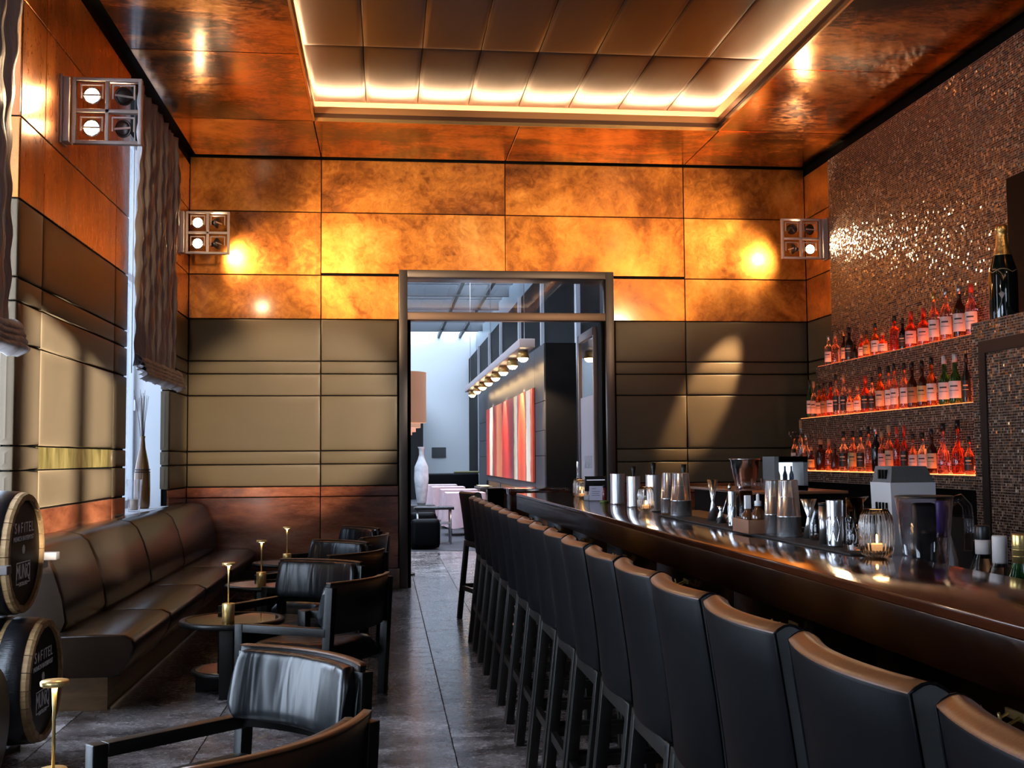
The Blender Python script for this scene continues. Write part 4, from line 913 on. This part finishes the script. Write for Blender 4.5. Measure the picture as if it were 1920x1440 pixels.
def crystal(label, x, y, w, h, lip=False):
    c = thing('mixing_glass', label, 'mixing glass', (x, y, ZB+.006), 0, 'crystal mixing glasses'); r = w/2
    MB().lathe([(0, 0), (r*.9, 0), (r*.95, .006), (r, h), (r*.94, h), (r*.86, .02), (0, .018)], n=36).build('glass', CRY, c)
    for k in range(9):
        for s in (-1, 1):
            pts = [(r*1.0*math.cos(2*PI*(k+s*q/3)/9), r*1.0*math.sin(2*PI*(k+s*q/3)/9), h*(.10+.13*q)) for q in range(5)]
            MB().tube(pts, .0022, 4).build('cut_ridge', CRY, c)
    MB().lathe([(0, 0), (r*.78, 0), (r*.80, h*.5), (0, h*.5)], (0, 0, h*.48), 24).build('steel_strainer', STEELB, c)
    if lip: MB().add([(r*.7, -.02, h-.012), (r*.7, .02, h-.012), (r*1.75, 0, h+.002), (r*.7, -.02, h), (r*.7, .02, h), (r*1.75, 0, h+.004)], [(0, 2, 1), (3, 4, 5), (0, 3, 5, 2), (1, 2, 5, 4), (0, 1, 4, 3)]).build('spout', CRY, c)
    return c
crystal('cut crystal mixing glass behind the dropper bottles', 1.285, 4.00, .046, .130)
crystal('cut crystal mixing glass with pouring lip behind the near candle', 1.258, 2.98, .046, .140, True)
bg = thing('black_capped_jar', 'slim steel jar with a black rim behind the near shakers', 'jar', (1.258, 3.20, ZB+.006))
MB().lathe([(0, 0), (.014, 0), (.0145, .11), (0, .11)], n=24).build('body', STEELB, bg); MB().lathe([(0, .11), (.0155, .11), (.0155, .118), (0, .118)], n=24).build('cap', BLKW, bg)
cf = thing('carafe', 'small clear carafe next to the near shaker pair', 'carafe', (1.30, 3.36, ZB+.006))
MB().lathe([(0, 0), (.024, 0), (.026, .01), (.026, .05), (.012, .085), (.014, .10), (.012, .10), (.010, .085), (.023, .05), (.023, .008), (0, .008)], n=28).build('glass', THIN, cf)

ty = thing('wood_tray', 'brown wooden tray holding dropper bottles', 'tray', (1.235, 3.74, ZB+.006), math.radians(0))
for a in ((-.055, -.049, -.085, .085, 0, .045), (.049, .055, -.085, .085, 0, .045), (-.049, .049, -.085, -.079, 0, .045), (-.049, .049, .079, .085, 0, .045), (-.049, .049, -.079, .079, 0, .005)): MB().box(*a, .001).build('board', M('tray_wood', (.20, .085, .045), .45, var=(8, (.28, .13, .07), (1, .3, 1))), ty)
AMB = M('amber_glass', (.10, .03, .006), .08, coat=.5)
for i, (dx, dy, h, wd, cl) in enumerate(((-.022, .02, .065, .019, 'white spray cap'), (.0, -.022, .075, .022, 'white rubber dropper'))):
    b = thing('dropper_bottle', 'amber bottle with %s in the wooden tray' % cl, 'bottle', (1.235+dx, 3.74+dy, ZB+.0115), 0, 'small bottles in the tray')
    MB().lathe([(0, 0), (wd, 0), (wd, h*.8), (wd*.5, h), (wd*.45, h*1.1), (0, h*1.1)], n=20).build('body', AMB, b)
    if i == 0: MB().box(-.010, .010, -.008, .008, h*1.1, h*1.1+.045, .002).build('spray_cap', WHT, b)
    else: MB().lathe([(0, h*1.1), (.012, h*1.1), (.012, h*1.1+.016), (.006, h*1.1+.018), (.0055, h*1.1+.038), (0, h*1.1+.042)], n=16).build('dropper', WHT, b)
b = thing('bitters_flask', 'clear long-necked flask in the wooden tray', 'bottle', (1.262, 3.70, ZB+.0115), 0, 'small bottles in the tray')
MB().lathe([(0, 0), (.024, 0), (.025, .012), (.010, .055), (.0075, .075), (.0075, .11), (.0045, .12), (.003, .135), (0, .135)], n=20).build('glass', THIN, b)
MB().cyl((0, 0, .11), .005, .03, 10).build('dasher_cap', STEEL, b)

# behind the bar edge ------------------------------------------------
jc = thing('citrus_juicer', 'grey and white electric citrus juicer behind the bar', 'juicer', (0, 0, 0))
MB().add([(1.425, 3.10, .85), (1.55, 3.10, .85), (1.55, 3.23, .85), (1.425, 3.23, .85), (1.415, 3.10, 1.222), (1.548, 3.10, 1.222), (1.548, 3.235, 1.222), (1.415, 3.235, 1.222)], [(0, 1, 5, 4), (1, 2, 6, 5), (2, 3, 7, 6), (3, 0, 4, 7), (4, 5, 6, 7), (3, 2, 1, 0)]).build('body', M('juicer_white', (.50, .50, .52), .25, .3), jc)
MB().add([(1.418, 3.102, 1.222), (1.545, 3.102, 1.222), (1.545, 3.23, 1.222), (1.418, 3.23, 1.222), (1.426, 3.112, 1.268), (1.528, 3.112, 1.268), (1.528, 3.222, 1.268), (1.426, 3.222, 1.268)], [(0, 1, 5, 4), (1, 2, 6, 5), (2, 3, 7, 6), (3, 0, 4, 7), (4, 5, 6, 7)]).build('lid', M('juicer_grey', (.06, .065, .07), .4, bmp=(300, .4)), jc)
for k in range(4): MB().box(1.412, 1.420, 3.125+.022*k, 3.131+.022*k, 1.12, 1.165).build('vent_slot', BLK, jc)
for k in range(3): MB().box(1.416, 1.424, 3.135+.020*k, 3.145+.020*k, 1.232, 1.258).build('switch_slot', BLK, jc)
SMK = window_glass('smoky_polycarbonate', (.90, .88, .91), .95)
jg = thing('blender_jug', 'clear ribbed blender jug with handle behind the bar', 'jug', (1.395, 2.86, .85))
MB().lathe([(0, .06), (.045, .06), (.048, .11), (.052, .13), (.073, .342), (.070, .342), (.048, .135), (.044, .115), (0, .11)], n=48, flute=(8, .02)).build('jug', SMK, jg)
MB().cyl((0, 0, 0), .05, .06, 24, .046).build('foot', M('jug_foot', (.05, .05, .055), .3), jg)
MB().tube([(.066, 0, .325), (.10, 0, .335), (.118, 0, .315), (.122, 0, .26), (.120, 0, .20)], .013, 10).build('handle', SMK, jg)
MB().lathe([(.071, .338), (.0745, .341), (.071, .344)], n=48).build('rim', BLKW, jg)
ld_ = tag(MB().box(-.032, .032, -.012, .012, 0, .20, .011).build('black_paddle', M('black_rubber', (.010, .010, .010), .5), None, (1.40, 2.875, .975)), 'black rounded tamper standing inside the blender jug', 'tamper')
def bottle_mesh(kind, r, h):
    if kind == 'wine': P = [(0, 0), (r*.94, 0), (r, .008), (r, h*.56), (r*.92, h*.63), (r*.45, h*.73), (r*.36, h*.80), (r*.36, h*.985), (r*.40, h), (0, h)]
    elif kind == 'square': P = [(0, 0), (r*.96, 0), (r, .01), (r, h*.62), (r*.9, h*.68), (r*.40, h*.73), (r*.36, h*.78), (r*.36, h), (0, h)]
    elif kind == 'long': P = [(0, 0), (r*.9, 0), (r, .015), (r*1.0, h*.38), (r*.8, h*.48), (r*.34, h*.58), (r*.30, h*.75), (r*.34, h), (0, h)]
    elif kind == 'squat': P = [(0, 0), (r*.95, 0), (r*1.02, .02), (r*1.0, h*.45), (r*.75, h*.60), (r*.35, h*.68), (r*.32, h*.8), (r*.34, h), (0, h)]
    else: P = [(0, 0), (r*.95, 0), (r, .008), (r, h*.55), (r*.85, h*.62), (r*.42, h*.70), (r*.36, h*.76), (r*.36, h), (0, h)]
    return P
GL = {}
def glassmat(key):
    if key in GL: return GL[key]
    col, tr = {'clear': ((.93, .93, .95), 1), 'amber': ((.80, .22, .04), .92), 'dark': ((.06, .012, .006), .5), 'red': ((.85, .10, .05), .92), 'rose': ((.95, .45, .30), .95), 'green': ((.03, .16, .04), .8), 'black': ((.006, .006, .007), 0), 'pink': ((.9, .35, .38), .95)}[key]
    GL[key] = M('bottle_'+key, col, .05, trans=tr, ior=1.36, coat=.3, coat_r=.05); return GL[key]
CAPC = {'k': M('cap_black', (.010, .010, .010), .35), 'r': M('cap_red', (.65, .06, .03), .4), 'w': M('cap_white', (.62, .55, .52), .45), 'g': M('cap_gold', (.70, .48, .18), .3, .9), 'o': M('cap_cork', (.50, .26, .13), .6), 's': M('cap_silver', (.5, .5, .52), .3, .9), 'v': M('cap_violet', (.05, .03, .22), .35)}
LABC = {'w': M('label_white', (.66, .58, .54), .6), 'c': M('label_cream', (.60, .44, .28), .6), 'k': M('label_black', (.012, .010, .010), .45), 'b': M('label_kraft', (.30, .18, .09), .7), 'g': M('label_gold', (.50, .34, .12), .45), 'p': M('label_pink', (.72, .44, .40), .6)}
INK = M('label_ink', (.03, .02, .02), .6)
def arc_label(r, z0, z1, half, off=.0007, yaw=-2.35):
    vs = []; n = 8
    for i in range(n+1):
        a = yaw - half + 2*half*i/n
        for z in (z0, z1): vs.append(((r+off)*math.cos(a), (r+off)*math.sin(a), z))
    return MB().add(vs, [(2*i, 2*i+2, 2*i+3, 2*i+1) for i in range(n)], True)
def bottle(name, label, loc, kind, glass, h, r, cap, lab=None, lz=(.12, .48), group=None, square=False, mark=None):
    b = thing(name, label, 'bottle', loc, 0, group)
    hb = h*.93 if cap else h
    n = 4 if square else 18
    m = MB().lathe(bottle_mesh(kind, r, hb), n=18)
    m.build('glass_body', glassmat(glass), b)
    rn = r*.38+.0012
    MB().lathe([(0, hb*.90), (rn, hb*.90), (rn, h), (0, h)], n=14).build('cap', CAPC[cap], b)
    if lab:
        lo = arc_label(r*1.005, h*lz[0], h*lz[1], 1.25).build('label', LABC[lab], b)
        ink = LABC['c'] if lab == 'k' else INK
        zz = h*(lz[0]+(lz[1]-lz[0])*.66)
        if mark == 'round': pass
        arc_label(r*1.005, zz, zz+h*.03, .6, .0012).build('print_line', ink, lo)
        arc_label(r*1.005, zz-h*.075, zz-h*.065, .75, .0012).build('print_line', ink, lo)
    return b
for lab, x, y, h, cp, gl, lb in (('clear bottle with purple screw cap inside the jug line, behind the bar', 1.50, 2.97, .325, 'v', 'clear', 'w'), ('bottle with black cap and white collar at the bar edge', 1.49, 2.745, .272, 'k', 'clear', None), ('bottle with white capsule next to the black capped one', 1.49, 2.665, .252, 'w', 'clear', None), ('green bottle with gold capsule at the right edge', 1.49, 2.575, .262, 'g', 'green', None)):
    b = thing('rail_bottle', lab, 'bottle', (x, y, .85), 0, 'bottles in the speed rail')
    MB().lathe([(0, 0), (.036, 0), (.037, .02), (.037, h*.5), (.030, h*.62), (.0165, h*.75), (.0165, h*.97), (0, h*.97)], n=24).build('glass_body', glassmat(gl), b)
    MB().lathe([(0, h*.70), (.0178, h*.70), (.0178, h*.985), (.0165, h), (0, h)], n=24).build('capsule', CAPC[cp], b)
    if cp == 'k': MB().lathe([(.0183, h*.74), (.0183, h*.87)], n=24).build('collar', LABC['w'], b)
    if cp == 'g':
        for q in (.80, .86, .90): MB().lathe([(.0179, h*q-.0012), (.0186, h*q), (.0179, h*q+.0012)], n=24).build('ridge', CAPC['g'], b)

bc = thing('rear_counter', 'dark service counter with copper rim behind the bar', 'counter', (0, 0, 0))
MB().box(2.35, 3.0, 7.2, 8.7, 1.05, 1.07, .004).build('counter_top', M('copper_rim', (.38, .17, .09), .25, .7), bc); MB().box(2.38, 2.98, 7.24, 8.68, 0, 1.05).build('body', BLK, bc)
ib = thing('ice_bucket', 'ribbed steel ice bucket on the service counter', 'bucket', (2.56, 7.98, 1.07))
MB().lathe([(0, 0), (.068, 0), (.072, .02), (.078, .06), (.082, .066), (.085, .10), (.090, .106), (.093, .14), (.098, .146), (.100, .19), (.108, .205), (.110, .212), (.100, .212), (.095, .19), (.068, .01), (0, .01)], n=40).build('bucket', STEEL, ib)
fg = thing('display_fridge', 'small grey glass-fronted display fridge glowing inside', 'fridge', (2.62, 7.56, 1.07))
MB().box(-.03, .0, -.12, .12, 0, .225).box(0, .20, -.12, -.10, 0, .03).box(0, .20, -.12, -.10, .185, .225).box(.17, .20, -.12, .12, 0, .225).box(0, .2, .10, .12, 0, .225).box(0, .17, -.12, .12, .19, .225).box(0, .17, -.12, .12, 0, .03).build('case', M('fridge_grey', (.20, .21, .22), .4), fg)
MB().box(0, .17, .085, .10, .03, .185).build('back_light', M('fridge_light', (.7, .8, .9), .5, emis=(.75, .85, 1), es=1.2), fg)
MB().box(.0, .17, -.112, -.108, .03, .185).build('glass_front', PANE, fg)
for i, x in enumerate((.035, .085, .13)):
    tag(MB().lathe([(0, 0), (.016, 0), (.016, .07), (.006, .10), (.006, .13), (0, .13)], n=12).build('chilled_bottle', (M('yellow_bottle', (.45, .38, .04), .3) if i == 0 else M('blue_bottle', (.10, .16, .26), .3)), None, (2.62+x, 7.56, 1.10)), '%s bottle inside the display fridge' % ('yellow' if i == 0 else ('pale blue middle' if i == 1 else 'pale blue right-hand')), 'bottle', 'bottles in the display fridge')
for i in range(3):
    g = thing('cocktail_glass', 'stemless glass on the service counter, %s from the bucket' % ORD[i], 'glass', (2.49+.05*i, 7.72-.05*i, 1.07), 0, 'glasses by the ice bucket')
    MB().lathe([(0, 0), (.03, 0), (.038, .03), (.036, .075), (.034, .075), (.035, .03), (.028, .006), (0, .006)], n=20).build('glass', THIN, g)
sk = thing('speed_station', 'dark steel cocktail station with lids behind the bar tools', 'bar station', (1.36, 5.3, .85))
MB().box(0, .36, -.9, .9, 0, .14, .01).build('box', M('station_steel', (.05, .05, .055), .35, .8), sk); MB().box(.02, .34, -.8, .8, .14, .16, .006).build('lid', BLKW, sk); MB().cyl((.02, -.2, .10), .012, .02, 12).build('knob', STEEL, sk)

# back bar bottles ---------------------------------------------------
TOP = [(10.608, .29, .039), (10.413, .288, .042), (10.254, .30, .027), (10.082, .313, .039), (9.975, .174, .024), (9.843, .226, .029), (9.704, .24, .033), (9.539, .287, .035), (9.363, .19, .043), (9.165, .306, .041), (9.02, .266, .033), (8.856, .302, .046), (8.652, .302, .046), (8.449, .392, .042), (8.273, .40, .044), (8.064, .395, .046), (7.888, .378, .044)]
MID = [(10.66, .369, .029), (10.575, .35, .031), (10.45, .304, .032), (10.309, .317, .03), (10.148, .318, .037), (9.987, .375, .029), (9.847, .365, .031), (9.707, .237, .033), (9.56, .247, .036), (9.39, .318, .039), (9.224, .297, .031), (9.072, .371, .038), (8.925, .367, .031), (8.788, .374, .032), (8.63, .369, .034), (8.479, .357, .039), (8.31, .356, .039), (8.156, .37, .037), (7.991, .364, .044), (7.802, .36, .045), (7.651, .348, .029)]
BOT = [(10.66, .357, .034), (10.57, .348, .033), (10.47, .47, .03), (10.36, .342, .037), (10.24, .217, .035), (10.027, .282, .048), (9.83, .283, .035), (9.70, .234, .033), (9.471, .341, .039), (9.28, .341, .038), (9.12, .337, .035), (8.99, .369, .030), (8.855, .365, .037), (8.699, .323, .032), (8.57, .37, .033), (8.44, .353, .029), (8.313, .359, .03), (8.18, .295, .032), (8.03, .30, .037), (7.873, .317, .036), (7.692, .356, .045), (7.502, .372, .045), (7.35, .26, .032)]
# glass, cap, label, kind, words
DT = [('clear', 's', 'w', 'square', 'clear'), ('rose', 'o', None, 'std', 'pale orange'), ('dark', 'g', 'c', 'std', 'dark amber cream-labelled'), ('black', 'k', 'k', 'std', 'glossy black'), ('black', 'k', None, 'squat', 'short black'), ('red', 'o', 'w', 'squat', 'red white-labelled'), ('amber', 'k', 'g', 'squat', 'amber gold-labelled'), ('amber', 'k', 'w', 'std', 'amber white-labelled'), ('red', 'o', 'w', 'squat', 'short red'), ('red', 'k', None, 'square', 'dark capped red'), ('black', 'k', 'k', 'std', 'slim black'), ('red', 'r', 'p', 'std', 'red pink-labelled'), ('red', 'r', 'p', 'std', 'broad red pink-labelled'), ('rose', 'g', 'w', 'wine', 'rose wine'), ('rose', 's', 'w', 'wine', 'tall rose wine'), ('dark', 's', 'w', 'wine', 'dark wine'), ('pink', 'r', 'w', 'wine', 'red capped pink')]
DM = [('green', 'k', 'w', 'wine', 'green'), ('clear', 'o', 'c', 'std', 'pale'), ('amber', 'k', 'c', 'std', 'amber cream-labelled'), ('amber', 'k', 'b', 'std', 'kraft-labelled'), ('red', 'k', 'w', 'std', 'red white-labelled'), ('clear', 'k', 'k', 'std', 'clear black-capped'), ('clear', 'o', 'k', 'std', 'clear orange-capped'), ('rose', 'o', 'c', 'squat', 'short orange'), ('rose', 'o', 'w', 'squat', 'short pale'), ('red', 'r', 'k', 'std', 'red'), ('clear', 'k', 'k', 'std', 'clear black-labelled'), ('amber', 'k', 'c', 'std', 'amber tan-labelled'), ('rose', 'k', 'w', 'std', 'pink white-labelled'), ('rose', 'k', 'w', 'std', 'pink white-labelled'), ('rose', 'k', 'w', 'std', 'pink white-labelled'), ('dark', 'k', 'b', 'std', 'dark amber'), ('dark', 'k', 'g', 'std', 'dark gold-labelled'), ('amber', 'k', 'w', 'std', 'orange white-labelled'), ('green', 'w', 'w', 'std', 'white-capped green'), ('green', 'w', 'w', 'std', 'green white-labelled'), ('black', 'k', 'k', 'wine', 'black')]
DB = [('clear', 'k', 'w', 'std', 'clear'), ('clear', 'k', 'k', 'std', 'clear dark-labelled'), ('clear', 'o', None, 'wine', 'tall clear'), ('clear', 's', None, 'squat', 'silver-topped'), ('dark', 'o', 'g', 'squat', 'short dark'), ('dark', 'o', None, 'square', 'square dark'), ('rose', 'o', None, 'std', 'pale pink'), ('dark', 'k', None, 'squat', 'small dark'), ('clear', 'k', 'k', 'std', 'clear round-labelled'), ('rose', 'k', 'g', 'std', 'gold-labelled'), ('clear', 'k', 'k', 'std', 'clear black-labelled'), ('rose', 'k', None, 'std', 'black-capped pink'), ('black', 's', None, 'wine', 'black silver-capped'), ('rose', 'o', 'p', 'std', 'pink-labelled'), ('rose', 'o', 'c', 'std', 'cream-labelled pink'), ('red', 'r', None, 'wine', 'slim red'), ('red', 'r', 'k', 'std', 'red dark-banded'), ('rose', 'k', 'w', 'squat', 'pale white-labelled'), ('clear', 'k', 'w', 'squat', 'clear white-labelled'), ('dark', 'k', 'c', 'std', 'dark cream-labelled'), ('pink', 'k', None, 'long', 'long-necked pink'), ('red', 'k', None, 'long', 'long-necked red'), ('rose', 'k', 'k', 'squat', 'short black-labelled')]
for nm, rows, desc, x, z in (('top', TOP, DT, 4.253, 2.162), ('middle', MID, DM, 4.078, 1.658), ('bottom', BOT, DB, 3.918, 1.163)):
    for i, ((y, h, r), (g, cp, lb, kd, wd)) in enumerate(zip(rows, desc)):
        lz = (.12, .46) if kd != 'long' else (.05, .2)
        bottle('liquor_bottle', '%s bottle, %s from the left on the %s lit shelf' % (wd, ORD[i], nm), (x+random.uniform(-.012, .012), y, z+.001), kd, g, h, r, cp, lb, lz, 'bottles on the back bar')
mg = thing('champagne_magnum', 'very large black champagne bottle with gold foil on the mosaic tower', 'bottle', (4.0, 7.0, 2.157))
R = .089
MB().lathe([(0, 0), (R*.95, 0), (R, .015), (R, .30), (R*.93, .35), (R*.62, .44), (R*.42, .50), (R*.36, .56), (R*.36, .60), (0, .60)], n=40).build('glass_body', M('magnum_black', (.004, .006, .004), .06, coat=.5, coat_r=.03), mg)
MB().lathe([(R*.66, .425), (R*.63, .44), (R*.43, .50), (R*.38, .56), (R*.38, .585), (R*.43, .59), (R*.43, .62), (R*.36, .635), (0, .635)], n=32).build('gold_foil', M('gold_foil', (.80, .45, .14), .3, .9, bmp=(60, .4)), mg)
pts = [((R+.001)*math.cos(a), (R+.001)*math.sin(a), .315+.022*abs(math.sin((a+PI*.9)*2.2))) for a in [-PI+ i*.11 for i in range(22)]]
MB().tube(pts, .0022, 5).build('gold_line', M('gold_print', (.72, .45, .22), .4, .6), mg)
fc = Vector((math.cos(-2.2), math.sin(-2.2), 0))
for k in range(5):
    a = -2.2 + .09*(k-2); MB().tube([((R+.0012)*math.cos(-2.2), (R+.0012)*math.sin(-2.2), .145), ((R+.002)*math.cos(a), (R+.002)*math.sin(a), .19-.006*abs(k-2))], .004, 5).build('flower_petal', M('flower_print', (.55, .42, .40), .5), mg)
MB().tube([((R+.001)*math.cos(-2.2-.5*t), (R+.001)*math.sin(-2.2-.5*t), .145-.10*t**.6) for t in [q/8 for q in range(9)]], .0014, 4).build('flower_stem', M('flower_print'), mg)
fl_ = thing('dried_flowers', 'dark dried flower stems behind the first bottles of the bottom shelf', 'flowers', (3.962, 10.695, 1.163))
MB().lathe([(0, 0), (.012, 0), (.012, .10), (.006, .14), (0, .14)], n=12).build('vial', glassmat('dark'), fl_)
for i in range(9):
    a = i*.7; MB().tube([(0, 0, .12), (-.02-.02*math.cos(a), .015*math.sin(a), .25), (-.05-.035*math.cos(a), .03*math.sin(a), .34+.02*math.sin(a*3))], .0016, 4).build('stem', M('stem_dark', (.10, .03, .03), .6), fl_)
    MB().lathe([(0, 0), (.008, .006), (.006, .014), (0, .018)], (-.05-.035*math.cos(a), .03*math.sin(a), .335+.02*math.sin(a*3)), 8).build('bud', M('bud_red', (.35, .10, .10) if i % 2 else (.45, .30, .22), .6), fl_)
